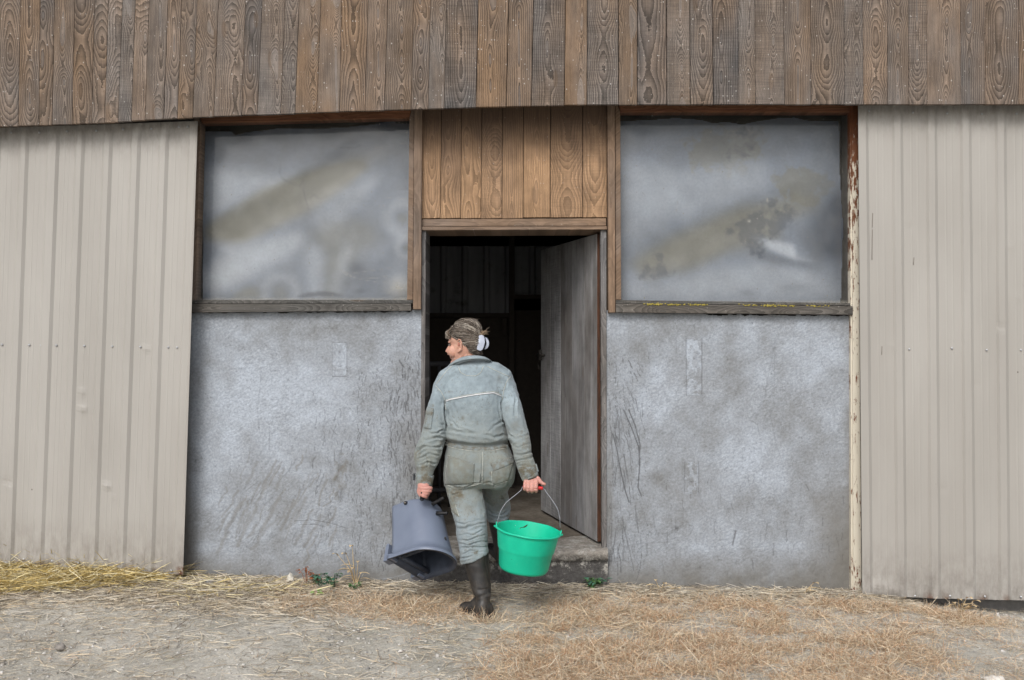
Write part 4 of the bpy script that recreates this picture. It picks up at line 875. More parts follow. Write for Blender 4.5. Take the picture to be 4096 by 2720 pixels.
def on(px, py, off=.002, fallback=-.5):
    d = (P(px, py, 0)-CAM).normalized(); h = bvh.ray_cast(CAM, d)
    if h[0] is None: h = bvh.find_nearest(P(px, py, fallback)); return h[0]+h[1]*off, h[1]
    return h[0]+h[1]*off, h[1]
def curve_on(pts, step=4, off=.002):
    out = []
    for i in range(len(pts)-1):
        (ax, ay), (bx_, by) = pts[i], pts[i+1]; k = max(1, int(math.hypot(bx_-ax, by-ay)/step))
        for j in range(k): t = j/k; out.append(on(ax+(bx_-ax)*t, ay+(by-ay)*t, off)[0])
    out.append(on(*pts[-1], off)[0]); 
    for _ in range(2): out = [out[0]]+[(out[i-1]+out[i]*2+out[i+1])/4 for i in range(1, len(out)-1)]+[out[-1]]
    return out
def plain_stain(o, g_=.2, gr=.25):
    n = len(o.data.vertices); setcol(o.data, 'stain', np.tile([[gr, g_, .4]], (n, 1)))
# piping, seams, belt, pockets, collar
PIPE = flat('pale_reflective_piping', (.72, .72, .74), .5, .4, .1, 60)
GB().put(tube_geo(curve_on(s1([(556, 793), (600, 778), (700, 758), (800, 742), (860, 735), (930, 727), (960, 740), (992, 753)]), 4, .003), .0030, n=8)).build('piping', PIPE, cover)
g = GB(); SEAM = flat('seam_thread', (.43, .44, .40), .9, .1, .3, 90)
for p, f in ((((556, 783), (700, 748), (860, 724), (930, 716), (992, 742)), s1), (((475, 672), (520, 720), (548, 780), (556, 860)), s1), (((1062, 600), (1030, 640), (1012, 700), (998, 780)), s1), (((640, 480), (560, 560), (480, 660)), s1), (((880, 520), (960, 560), (1050, 600)), s1), (((655, 525), (672, 570), (720, 594), (790, 596), (830, 570), (850, 520)), s1),
             (((562, 1112), (650, 1140), (760, 1155), (900, 1155), (1052, 1122)), s1), (((562, 1142), (650, 1168), (760, 1184), (900, 1184), (1054, 1156)), s1), (((842, 1190), (845, 1300), (840, 1440)), s1), (((575, 1220), (560, 1310), (552, 1450)), s1), (((552, 1300), (640, 1330), (780, 1355)), s1), (((575, 1218), (660, 1260), (780, 1285), (772, 1440)), s1), (((552, 1452), (650, 1470), (772, 1455), (835, 1435)), s1), (((915, 1345), (920, 1460), (1040, 1420)), s1),
             (((822, 240), (840, 330), (870, 400), (905, 508)), s2), (((845, 470), (905, 508)), s2)):
    g.put(tube_geo(curve_on(f(p), 4, .0014), .0017, n=5))
g.build('seam', SEAM, cover)
def patch_on(poly, th=.005, n=14, off=.003):
    """poly TL,TR,BR,BL in px -> a slab of cloth lying on the body surface"""
    TL, TR, BR, BL = poly; V = []; 
    for layer in (0, 1):
        for i in range(n+1):
            for j in range(n+1):
                s, t = j/n, i/n; x = (TL[0]*(1-s)+TR[0]*s)*(1-t)+(BL[0]*(1-s)+BR[0]*s)*t; y = (TL[1]*(1-s)+TR[1]*s)*(1-t)+(BL[1]*(1-s)+BR[1]*s)*t
                e = min(s, 1-s, t, 1-t)*n; p, nn = on(x, y, 0); V.append(p+nn*((off+th*min(1, e*.7+.15)) if layer == 0 else -.003))
    N1 = (n+1)**2; Fc = []
    for i in range(n):
        for j in range(n):
            a = i*(n+1)+j; Fc.append((a, a+1, a+n+2, a+n+1)); Fc.append((N1+a, N1+a+n+1, N1+a+n+2, N1+a+1))
    rim = [j for j in range(n)]+[i*(n+1)+n for i in range(n)]+[n*(n+1)+j for j in range(n, 0, -1)]+[i*(n+1) for i in range(n, 0, -1)]
    for k in range(len(rim)): a, b = rim[k], rim[(k+1) % len(rim)]; Fc.append((a, N1+a, N1+b, b))
    return V, Fc
for nm, poly, th in (('pocket', [(572, 1218), (782, 1286), (772, 1440), (553, 1450)], .002), ('pocket', [(925, 1330), (1085, 1275), (1040, 1415), (920, 1458)], .002)):
    o = GB().put(patch_on(s1(poly), th, 16)).build(nm, CLOTH, cover); plain_stain(o, .75, .35)
o = GB().put(patch_on(s1([(908, 1288), (1086, 1222), (1090, 1276), (930, 1348)]), .006, 12)).build('pocket_flap', CLOTH, cover); plain_stain(o, .5, .6)
o = GB().put(patch_on(s1([(410, 835), (462, 852), (440, 1015), (385, 1005)]), .004, 12)).build('sleeve_pocket', CLOTH, cover); plain_stain(o, .3, .5)
o = GB().put(patch_on(s1([(402, 862), (458, 880), (448, 912), (398, 902)]), .006, 8)).build('pocket_flap', CLOTH, cover); plain_stain(o, .3, .8)
o = GB().put(patch_on(s2([(785, 235), (824, 240), (903, 508), (846, 468)]), .002, 12)).build('pocket', CLOTH, cover); plain_stain(o, .7, .5)
# waist band slab strip
g = GB(); nb = 30; V = []
for i in range(nb+1):
    t = i/nb; x = 554+(1056-554)*t; yt = np.interp(x, [552, 650, 760, 900, 1056], [1106, 1134, 1150, 1152, 1118])
    for j, (dy, e) in enumerate(((0, .001), (4, .006), (16, .007), (28, .006), (33, .001))):
        a_, b_ = s1([(x, yt+dy)])[0]; p, nn = on(a_, b_, 0); V.append(p+nn*e)
o = GB().put((V, [(i*5+j, i*5+j+1, (i+1)*5+j+1, (i+1)*5+j) for i in range(nb) for j in range(4)])).build('waistband', CLOTH, cover); plain_stain(o, .35, .75)
# cuffs
def cuff(pts_l, pts_r, depth, dep, nm='cuff'):
    V = []; n = 24; m = len(pts_l)
    for i in range(m):
        a, b = pts_l[i], pts_r[i]; A = q1(*a, depth[i]); B = q1(*b, depth[i]); c = (A+B)/2; u = (B-A)/2
        for k in range(n): t = 2*math.pi*k/n; V.append(c+u*math.cos(t)+Vector((0, -dep*math.sin(t), 0)))
    return V, [(i*n+k, i*n+(k+1) % n, (i+1)*n+(k+1) % n, (i+1)*n+k) for i in range(m-1) for k in range(n)]
for pl, pr, dp, dd in (([(318, 1362), (317, 1372), (322, 1410), (325, 1448), (331, 1450)], [(460, 1375), (461, 1384), (452, 1420), (446, 1462), (438, 1460)], [-.553]*5, .047),
                       ([(1122, 1322), (1124, 1332), (1142, 1375), (1156, 1416), (1164, 1414)], [(1252, 1290), (1258, 1300), (1272, 1340), (1282, 1376), (1274, 1374)], [-.63]*5, .047)):
    o = GB().put(cuff(pl, pr, dp, dd)).build('cuff', CLOTH, cover); s_ = o.modifiers.new('t', 'SOLIDIFY'); s_.thickness = .004; s_.offset = 0; plain_stain(o, .4, .85)
DKTAB = flat('dark_cuff_tab', (.05, .055, .06), .8)
m = MB(); a_ = q1(308, 1380, -.56); m.box(a_.x-.006, a_.x+.004, -.58, -.55, a_.z-.022, a_.z+.014); m.build('cuff_tab', DKTAB, cover)
a_ = q1(1266, 1320, -.64); m = MB(); m.quadbox([a_+Vector((-.008, 0, .022)), a_+Vector((.002, 0, .022)), a_+Vector((.013, 0, -.018)), a_+Vector((.003, 0, -.020))], .03); o = m.build('cuff_tab', CLOTH, cover); plain_stain(o, .3, .3)
# collar: stand-up band, open at the front-left where the face looks
V = []; cc = r1(470, 640, 900, .07, -.43)[0]; n = 40
col_pts = [(q1(905, 500, -.44), q1(893, 470, -.44)), (q1(880, 478, -.50), q1(860, 446, -.495)), (q1(800, 470, -.528), q1(790, 434, -.515)), (q1(720, 480, -.525), q1(712, 440, -.51)), (q1(655, 502, -.505), q1(650, 462, -.49)), (q1(610, 525, -.46), q1(600, 497, -.455)), (q1(592, 540, -.42), q1(588, 515, -.415)), (q1(620, 540, -.35), q1(615, 505, -.35)), (q1(720, 520, -.31), q1(720, 480, -.32)), (q1(830, 510, -.33), q1(830, 470, -.34)), (q1(892, 505, -.38), q1(884, 470, -.385))]
lo = smooth_path([a for a, b in col_pts]+[col_pts[0][0]], 5); hi = smooth_path([b for a, b in col_pts]+[col_pts[0][1]], 5)
V = []; rows = 5
for i in range(len(lo)):
    ctr = Vector((cc.x, -.42, 0)); out = Vector((lo[i].x-ctr.x, lo[i].y-ctr.y, 0)).normalized()
    for j in range(rows):
        t = j/(rows-1); p = lo[i].lerp(hi[i], t)+out*(.006*math.sin(t*math.pi))
        V.append(p)
    V.append(hi[i]+out*.009+Vector((0, 0, -.004))); V.append(lo[i].lerp(hi[i], .3)+out*.017)
k = rows+2; Fc = [(i*k+j, i*k+j+1, (i+1)*k+j+1, (i+1)*k+j) for i in range(len(lo)-1) for j in range(k-1)]
o = GB().put((V, Fc)).build('collar', CLOTH, cover); s_ = o.modifiers.new('t', 'SOLIDIFY'); s_.thickness = .004; s_.offset = 0; plain_stain(o, .0, .05)
# ---- body ----------------------------------------------------------
def h8(x, y, d): return P(1740+.15304*x, 1240+.15304*y, d)
HD = -.43
g = GB()
head = [(285, 740, 960, .030, 0), (310, 640, 1060, .048, 0), (350, 560, 1120, .060, 0), (420, 490, 1170, .070, 0), (520, 425, 1205, .076, 0), (620, 390, 1218, .079, 0), (720, 372, 1218, .079, 0), (790, 366, 1210, .078, 0), (850, 370, 1198, .075, 0), (895, 390, 1184, .073, 0), (930, 396, 1170, .072, 0), (990, 385, 1150, .070, 0),
        (1050, 378, 1120, .068, 0), (1110, 384, 1090, .065, 0), (1150, 392, 1070, .062, 0), (1190, 400, 1040, .059, 0), (1225, 420, 1010, .056, 0), (1255, 434, 985, .053, 0), (1290, 440, 960, .051, 0), (1330, 450, 930, .047, 0), (1375, 448, 900, .041, 0), (1410, 465, 880, .033, 0), (1430, 520, 850, .02, 0)]
YAW = R(14)
def headpt(x, y, lat):
    """x,y in measured profile px; lat = distance towards the camera (m)"""
    c = h8(800, y, HD); fwd = (800-x)*.15304*(CD+HD)/F/math.cos(YAW)
    return c+Vector((-math.cos(YAW), math.sin(YAW), 0))*fwd+Vector((-math.sin(YAW), -math.cos(YAW), 0))*lat
V = []; n = 36
for (y, xf, xb, hw, _) in head:
    for k in range(n):
        t = 2*math.pi*k/n; ct, st = math.cos(t), math.sin(t); mid = (xf+xb)/2; ax = (xb-xf)/2
        narrow = 1-.30*max(0, -ct)**2 if y > 800 else 1-.12*max(0, -ct)**2
        V.append(headpt(mid+ax*math.copysign(abs(ct)**(.9), ct), y, hw*narrow*math.copysign(abs(st)**.9, st)))
m_ = len(head); Fc = [(i*n+k, i*n+(k+1) % n, (i+1)*n+(k+1) % n, (i+1)*n+k) for i in range(m_-1) for k in range(n)]+[tuple(range(n-1, -1, -1)), tuple((m_-1)*n+k for k in range(n))]
g.put((V, Fc))
g.put(tube_geo([headpt(392, 905, 0), headpt(372, 960, 0), headpt(338, 1030, 0), headpt(308, 1092, 0), headpt(335, 1135, 0), headpt(395, 1150, 0)], [.007, .0095, .0115, .0125, .011, .007], n=10, round_=True))
g.put(ell(headpt(362, 1115, .010), (.008, .008, .007))); g.put(ell(headpt(362, 1115, -.010), (.008, .008, .007)))
g.put(tube_geo([headpt(412, 1205, 0), headpt(418, 1222, .012), headpt(440, 1230, .022)], [.006, .006, .004], n=8, round_=True)); g.put(tube_geo([headpt(432, 1262, 0), headpt(436, 1262, .012), headpt(452, 1250, .02)], [.0065, .006, .004], n=8, round_=True))
g.put(ell(headpt(462, 1370, 0), (.014, .016, .014)))
g.put(tube_geo([headpt(385, 850, .008), headpt(392, 838, .03), headpt(430, 845, .052)], [.004, .005, .005], n=8, round_=True))
g.put(ell(headpt(520, 1080, .045), (.03, .02, .034)))
# ears
for s in (1, -1):
    g.put(tube_geo([headpt(775, 1060, s*.070), headpt(790, 960, s*.079), headpt(800, 860, s*.085), headpt(775, 785, s*.084), headpt(725, 772, s*.081), headpt(696, 820, s*.077), headpt(700, 880, s*.074)], [.006, .0062, .0062, .0062, .006, .0055, .005], n=8, round_=True))
    g.put(ell(headpt(742, 930, s*.070), (.016, .008, .028))); g.put(tube_geo([headpt(775, 1030, s*.076), headpt(725, 1070, s*.074), headpt(700, 1095, s*.070)], [.007, .0075, .006], n=8, round_=True)); g.put(ell(headpt(705, 960, s*.076), (.006, .005, .011)))
# neck, with the tendon
g.put(loft([(headpt(860, 1050, 0), .052, .052, 2), (headpt(890, 1180, 0), .055, .054, 2), (headpt(920, 1300, 0), .058, .056, 2), (headpt(940, 1450, 0), .063, .060, 2), (q1(770, 560, -.43), .07, .07, 2), (q1(770, 640, -.43), .10, .07, 2)]))
g.put(tube_geo([headpt(830, 1080, .050), headpt(740, 1220, .052), headpt(640, 1360, .045)], [.009, .009, .008], n=8, round_=True)); g.put(tube_geo([headpt(900, 1150, .050), headpt(840, 1290, .056), headpt(760, 1400, .055)], [.008, .008, .007], n=8, round_=True))
# slim body inside the clothes (keeps it one figure)
def slim(secs, k=.72): return [(c, a*k, b*k, p) for c, a, b, p in secs]
g.put(loft(slim([s for s in torso[3:]]))); g.put(loft(slim(ll))); g.put(loft(slim(rl)))
g.put(loft(slim([r1(y, a, b_, d, yc, 2.1) for y, a, b_, d, yc in la], .7), 16)); g.put(loft(slim([r1(y, a, b_, d, yc, 2.1) for y, a, b_, d, yc in ra], .7), 16))
# right hand (back of the hand to the camera, fingers closed round the grip)
def h3(x, y, d): return P(2020+.14027*x, 1860+.14027*y, d)
HB = -.655
g.put(tube_geo([h3(700, 250, HB+.015), h3(715, 380, HB), h3(735, 440, HB-.004), h3(740, 520, HB-.006), h3(738, 590, HB-.008)], [(.032, .022), (.036, .020), (.042, .019), (.044, .017), (.041, .014)], ref=(1, 0, 0), n=20, round_=True))
for i, (kx, ky, bx_, by, r_) in enumerate(((570, 545, 560, 690, .0098), (668, 560, 662, 735, .0106), (778, 560, 768, 745, .0108), (890, 540, 886, 735, .0108))):
    g.put(tube_geo(smooth_path([h3(kx+8, ky-90, HB-.012), h3(kx, ky+10, HB-.022), h3((kx+bx_)/2, (ky+by)/2+20, HB-.030), h3(bx_, by, HB-.022), h3(bx_+4, by+8, HB+.002), h3(bx_+8, by-60, HB+.018), h3(bx_+8, by-120, HB+.016)], 3), r_, n=10, round_=True))
    g.put(ell(h3(kx, ky+5, HB-.024), (.0105, .010, .011)))
g.put(tube_geo(smooth_path([h3(880, 350, HB+.006), h3(950, 400, HB+.002), h3(1000, 470, HB-.004), h3(1065, 520, HB-.008), h3(1125, 548, HB-.010)], 3), [.014]*4+[.0125]*4+[.0105]*4+[.0095], n=10, round_=True))
# left hand, knuckles to the left, fingers wrapping to the right
def h2(x, y, d): return P(1520+.16585*x, 1880+.16585*y, d)
HL = -.60
g.put(tube_geo([h2(1050, 300, HL+.02), h2(1050, 390, HL+.01), h2(1015, 460, HL), h2(1005, 530, HL), h2(1030, 600, HL)], [(.032, .024), (.036, .022), (.028, .026), (.024, .026), (.018, .02)], ref=(1, 0, 0), n=18, round_=True))
for i, (kx, ky, ex, ey, r_) in enumerate(((985, 430, 1215, 435, .0108), (985, 500, 1198, 505, .0108), (1000, 560, 1150, 572, .0105), (985, 590, 1105, 640, .0105))):
    g.put(tube_geo(smooth_path([h2(kx-20, ky-30, HL-.004), h2(kx+20, ky+5, HL-.022), h2((kx+ex)/2, (ky+ey)/2+8, HL-.032), h2(ex, ey, HL-.024), h2(ex+8, ey+8, HL), h2(ex-40, ey+14, HL+.016)], 3), r_, n=10, round_=True))
g.put(tube_geo(smooth_path([h2(960, 420, HL+.01), h2(930, 500, HL+.0), h2(960, 580, HL-.01), h2(1010, 640, HL-.016)], 3), [.011]*10, n=10, round_=True))
bm_ = g.remesh(.003, 2, .5)
n = N('skin'); o = n.obj(); x, y, z = n.sep(o); a = n.noise(o, 22, 4); b = n.noise(o, 90, 4)
hand = n.M('LESS_THAN', z, 1.15)
col = n.mix(n.ramp(a, [(.35, 0), (.65, 1)]), (.50, .27, .20), (.56, .33, .25)); col = n.mix(n.mul(hand, .75), col, (.50, .235, .205)); col = n.mix(n.mul(n.ramp(b, [(.5, 0), (.7, 1)]), .3), col, (.42, .17, .13))
n.bsdf(col, .5, .4, n.bump(b, .0015, .5), **{'Subsurface Weight': .12, 'Subsurface Radius': (.01, .004, .002), 'Subsurface Scale': .5})
bm_.materials.append(n.m); bm_.name = 'body'; body = link('body', bm_, person)
# eye, brow, lip, nostril
ev = GB().put(ell(headpt(418, 912, .034), (.007, .009, .006))).build('eye', flat('eye_white', (.30, .26, .25), .2, .6, .05), body)
GB().put(ell(headpt(404, 912, .039), (.004, .004, .0045))).build('iris', flat('eye_iris', (.03, .03, .03), .15, .8, .05), ev)
GB().put(tube_geo([headpt(385, 890, .030), headpt(412, 886, .042), headpt(440, 900, .048)], .0018, n=6, round_=True)).build('eyelash', flat('lash', (.05, .035, .03), .8), body)
GB().put(ell(headpt(728, 900, .0815), (.006, .003, .012))).build('ear_shade_patch', flat('ear_shade_skin', (.36, .15, .11), .6), body)  # darker skin patch: shade of the ear recess painted in, no hollow modelled
GB().put(tube_geo([headpt(410, 1226, .003), headpt(424, 1240, .014), headpt(444, 1244, .024)], .0032, n=6, round_=True)).build('lip', flat('lip_skin', (.34, .12, .10), .5), body)
# ---- hair ----------------------------------------------------------
hs_ = []
hair = [(250, 830, 960, .022), (275, 700, 1030, .045), (310, 600, 1085, .060), (370, 540, 1140, .072), (440, 478, 1190, .081), (520, 430, 1220, .087), (600, 395, 1240, .090), (680, 395, 1250, .091), (740, 470, 1252, .090), (800, 590, 1250, .088), (860, 650, 1240, .086), (900, 800, 1230, .083), (960, 860, 1225, .078), (1020, 880, 1215, .072), (1080, 930, 1210, .064), (1130, 980, 1240, .055), (1170, 1040, 1270, .046)]
V = []; n = 36
for (y, xf, xb, hw) in hair:
    for k in range(n):
        t = 2*math.pi*k/n; ct, st = math.cos(t), math.sin(t); V.append(headpt((xf+xb)/2+(xb-xf)/2*ct, y, hw*st*(1-.15*max(0, -ct))))
m_ = len(hair); Fc = [(i*n+k, i*n+(k+1) % n, (i+1)*n+(k+1) % n, (i+1)*n+k) for i in range(m_-1) for k in range(n)]+[tuple(range(n-1, -1, -1)), tuple((m_-1)*n+k for k in range(n))]
g = GB().put((V, Fc)); hm = g.remesh(.005, 4, .5)
nh = N('hair_mass'); oh = nh.obj(); nh.bsdf(nh.mix(nh.noise(nh.sc3(oh, 25, 25, 80), 1, 3), (.075, .058, .045), (.15, .125, .105)), .75, .2)
hm.materials.append(nh.m); hm.name = 'hair'; ho = link('hair', hm, body)
hb = BVHTree.FromPolygons([v.co.copy() for v in hm.vertices], [tuple(p.vertices) for p in hm.polygons])
V = []; Fc = []; C = []
gather = headpt(1255, 640, .035); rr = random.Random(3)
HC = [(.20, .165, .135), (.33, .285, .235), (.08, .062, .05), (.46, .41, .35), (.13, .10, .08), (.24, .17, .115), (.05, .04, .033), (.05, .04, .035)]
def strand(P0, P1, lift=.004, r_=.00085, seg=9, wave=.002, free=False, c=None):
    off = lift*rr.uniform(.2, 1.4); ph = rr.uniform(0, 6); pts = []
    for i in range(seg+1):
        t = i/seg; p = P0.lerp(P1, t); q = hb.find_nearest(p)
        if q[0] is not None and not free: p = q[0]+q[1]*(off*math.sin(math.pi*min(1, t+.15))+.0012)
        p = p+Vector((0, 0, wave*math.sin(t*6+ph)))
        pts.append(p)
    if not free:
        for _ in range(2): pts = [pts[0]]+[(pts[i-1]+pts[i]*2+pts[i+1])/4 for i in range(1, len(pts)-1)]+[pts[-1]]
    cc_ = c or (rr.choice(HC[:4:1]+[(.5, .46, .40)]) if mnoise.noise(Vector((P0.x*10, P0.y*10, P0.z*75)))+rr.gauss(0, .33) > .12 else rr.choice([(.035, .028, .024), (.07, .052, .04), (.11, .085, .065)]))
    gg = tube_geo(pts, [r_*(1-.6*abs(i/seg*2-1)**3) for i in range(seg+1)], n=4, cap=False); b = len(V); V.extend(gg[0]); Fc.extend([tuple(b+k for k in f) for f in gg[1]])
    f_ = rr.uniform(.8, 1.25); C.extend([tuple(v*f_ for v in cc_)]*len(gg[0]))
for k in range(2600):       # swept back to the clip
    s = rr.random()
    y0 = 330+s*760+rr.gauss(0, 20); xf = np.interp(y0, [300, 440, 600, 700, 800, 860, 920, 1000, 1090], [640, 470, 370, 420, 600, 650, 800, 860, 930]); lat = .086*math.sqrt(max(.05, rr.random()))*(1 if rr.random() < .93 else -.3)
    a = headpt(xf+rr.uniform(-10, 60), y0, min(lat, .085)); b_ = headpt(1235+rr.gauss(0, 12), np.interp(y0, [300, 1090], [590, 1000])+rr.gauss(0, 35), .045+rr.gauss(0, .01))
    strand(a, b_, rr.choice((.003, .005, .008)), wave=rr.choice((.001, .002, .004)))
for k in range(500):        # crown, front to back over the top
    a = headpt(rr.uniform(480, 900), rr.uniform(240, 420), rr.uniform(-.03, .07)); b_ = headpt(rr.uniform(1200, 1250), rr.uniform(520, 680), rr.uniform(0, .05)); strand(a, b_, .008, wave=.003)
for k in range(240):        # fringe
    a = headpt(rr.uniform(470, 660), rr.uniform(400, 500), rr.uniform(-.03, .06)); la_ = rr.uniform(-.02, .06); b_ = headpt(rr.uniform(335, 500), rr.uniform(640, 765), la_+.008); mid = headpt(rr.uniform(360, 440), rr.uniform(540, 620), la_+.008)
    sp_ = smooth_path([a, mid, b_], 4); gg = tube_geo(sp_, .0011, n=4, cap=False); bb_ = len(V); V.extend(gg[0]); Fc.extend([tuple(bb_+q for q in f) for f in gg[1]]); cc_ = rr.choice(HC); C.extend([cc_]*len(gg[0]))
for k in range(90):         # nape wisps and tuft above the clip
    strand(headpt(rr.uniform(900, 1200), rr.uniform(1000, 1100), rr.uniform(.03, .06)), headpt(rr.uniform(1150, 1320), rr.uniform(1120, 1180), rr.uniform(0, .05)), .003, .0009)
for k in range(110):
    a = headpt(rr.uniform(1225, 1300), rr.uniform(620, 680), rr.uniform(.01, .05)); e = headpt(rr.uniform(1240, 1410), rr.uniform(530, 640), rr.uniform(-.01, .05)); strand(a, e, 0, .001, 5, .001, True, rr.choice([(.30, .21, .13), (.16, .11, .08), (.40, .30, .19)]))
for e in ((1432, 430), (1400, 560), (1445, 545), (1380, 470)): strand(headpt(1290, 640, .02), headpt(e[0], e[1], .0), 0, .0008, 6, .003, True, (.2, .15, .11))
for k in range(60): strand(headpt(rr.uniform(650, 1100), rr.uniform(270, 350), rr.uniform(-.02, .04)), headpt(rr.uniform(620, 1180), rr.uniform(225, 330), rr.uniform(-.02, .04)), 0, .0006, 6, .004, True, (.16, .13, .11))
mh = bpy.data.meshes.new('hair_strands'); mh.from_pydata([tuple(v) for v in V], [], Fc); setcol(mh, 'tint', C)
ns = N('hair_strand'); ns.bsdf(ns.attr('tint').outputs['Color'], .5, .45); mh.materials.append(ns.m); mh.polygons.foreach_set('use_smooth', [True]*len(mh.polygons)); link('hair_strands', mh, ho)
# claw clip
CL = flat('white_plastic', (.42, .46, .55), .3, .5, .03)
def plate(outline, lat0, lat1, bulge):
    """curved plate: outline px points, thickness in lat"""
    V = []; n = len(outline); cx = sum(p[0] for p in outline)/n; cy = sum(p[1] for p in outline)/n
    for la_ in (lat0, lat1):
        for (x_, y_) in outline: V.append(headpt(x_, y_, la_+bulge*(x_-cx)/100))
    V.append(headpt(cx, cy, lat0+.001)); V.append(headpt(cx, cy, lat1+.004))
    return V, [(i, (i+1) % n, n+(i+1) % n, n+i) for i in range(n)]+[((i+1) % n, i, 2*n) for i in range(n)]+[(n+i, n+(i+1) % n, 2*n+1) for i in range(n)]
teeth = [(1240, 670), (1300, 655), (1350, 690), (1372, 760), (1372, 850), (1352, 950), (1320, 1030), (1270, 1062), (1225, 1050), (1180, 1015), (1240, 990), (1182, 960), (1245, 930), (1195, 895), (1250, 865), (1205, 835), (1258, 805), (1215, 772), (1272, 745), (1228, 705)]
GB().put(plate(teeth, .058, .066, -.006)).build('hair_clip', CL, ho, False)
cres = [(1350, 710), (1400, 745), (1435, 800), (1450, 870), (1440, 940), (1400, 1000), (1330, 1030), (1365, 950), (1385, 860), (1375, 770)]
GB().put(plate(cres, .020, .030, .006)).build('hair_clip', CL, ho, False)
# ---- boots ---------------------------------------------------------
nb_ = N('rubber'); ob = nb_.obj(); x, y, z = nb_.sep(ob); a = nb_.noise(nb_.comb(nb_.mul(x, 30), nb_.mul(y, 30), nb_.mul(z, 4)), 1, 5, .7); b = nb_.noise(ob, 25, 5, .7)
cb = nb_.mix(nb_.ramp(a, [(.5, 0), (.72, .55)]), (.018, .017, .017), (.11, .092, .075)); cb = nb_.mix(nb_.mul(nb_.ramp(nb_.add(b, nb_.mul(z, -.35)), [(.42, 0), (.62, 1)]), .35), cb, (.11, .09, .07))
RUB = nb_.bsdf(cb, nb_.add(.32, nb_.mul(b, .3)), .5, nb_.bump(nb_.add(a, b), .004, .35))
g = GB(); BY = -.64
def r5(y, xl, xr, b, yc): return sec(2180+.2041*y, 1820+.2041*xl, 1820+.2041*xr, b, yc, 2.1)
g.put(loft([r5(150, 150, 660, .068, BY), r5(300, 165, 660, .067, BY-.005), r5(380, 178, 665, .066, BY-.01), r5(500, 215, 680, .063, BY-.015), r5(650, 255, 685, .06, BY-.025), r5(800, 300, 695, .057, BY-.035), r5(900, 330, 708, .055, BY-.045), r5(960, 360, 702, .053, BY-.05), r5(1010, 405, 690, .05, BY-.055), r5(1060, 428, 678, .048, BY-.06), r5(1110, 410, 680, .05, BY-.065), r5(1180, 390, 690, .05, BY-.07), r5(1260, 380, 700, .048, BY-.07), r5(1400, 380, 705, .047, BY-.07)]))
heel = P(1950, 2462, -.715); toe = P(1858, 2440, -.60)
fd = (toe-heel); 
fpts = [(-.02, .026, .030, .030), (.0, .040, .038, .036), (.04, .046, .042, .042), (.08, .044, .042, .040), (.12, .046, .030, .031), (.155, .047, .025, .027), (.182, .042, .022, .025), (.198, .028, .016, .021)]
fdn = Vector((fd.x, fd.y, 0)).normalized(); lat = Vector((-fdn.y, fdn.x, 0))
V = []; n = 20
for (s, wd, hh, zc) in fpts:
    c = Vector((heel.x, heel.y, 0))+fdn*(s-.005)+Vector((0, 0, zc+.004))
    for k in range(n): t = 2*math.pi*k/n; V.append(c+lat*wd*math.cos(t)+Vector((0, 0, hh*math.copysign(abs(math.sin(t))**.8, math.sin(t)))))
m_ = len(fpts); g.put((V, [(i*n+k, i*n+(k+1) % n, (i+1)*n+(k+1) % n, (i+1)*n+k) for i in range(m_-1) for k in range(n)]+[tuple(range(n-1, -1, -1)), tuple((m_-1)*n+k for k in range(n))]))
g.put(tube_geo([Vector((heel.x, heel.y, .12))+fdn*.02, Vector((heel.x, heel.y, .075))+fdn*.06, Vector((heel.x, heel.y, .045))+fdn*.10], [(.042, .036), (.038, .030), (.036, .024)], n=16, round_=True)); bt = g.remesh(.005, 7, .5)
cv = np.empty(len(bt.vertices)*3, np.float32); bt.vertices.foreach_get('co', cv); cv = cv.reshape(-1, 3); nn_ = np.empty(len(bt.vertices)*3, np.float32); bt.vertices.foreach_get('normal', nn_); nn_ = nn_.reshape(-1, 3)
for i in range(len(cv)):
    x, y, z = cv[i]; an = math.atan2(y+.68, x+.1); k = .0035*math.sin(an*5+z*6) if z > .16 else 0; k += -.0015*math.exp(-((z-.135-(x+.12)*.3)/.008)**2)+.001*math.exp(-((z-.15-(x+.12)*.3)/.01)**2)+.002*mnoise.noise(Vector((x*20, y*20, z*12)))
    cv[i] += nn_[i]*k
bt.vertices.foreach_set('co', cv.ravel()); bt.materials.append(RUB); bt.name = 'boot'; o = link('boot', bt, person, 'muddy dark boot planted on the ground, toe turned left')
g = GB(); V = []
for zz in (-.012, .012):
    for (s, wd) in ((-.03, .012), (-.02, .034), (.0, .043), (.05, .045), (.09, .042), (.13, .048), (.17, .048), (.195, .036), (.207, .014)):
        c = Vector((heel.x, heel.y, zz+.004))+fdn*(s-.005); V += [c+lat*wd, c-lat*wd]
k = 9; Fc = [(2*i, 2*i+2, 2*i+3, 2*i+1) for i in range(k-1)]+[(2*k+2*i, 2*k+2*i+1, 2*k+2*i+3, 2*k+2*i+2) for i in range(k-1)]+[(2*i, 2*k+2*i, 2*k+2*i+2, 2*i+2) for i in range(k-1)]+[(2*i+1, 2*i+3, 2*k+2*i+3, 2*k+2*i+1) for i in range(k-1)]+[(0, 1, 2*k+1, 2*k), (2*k-2, 4*k-2, 4*k-1, 2*k-1)]
mk('sole', V, Fc, flat('sole_rubber', (.03, .028, .026), .8), o)
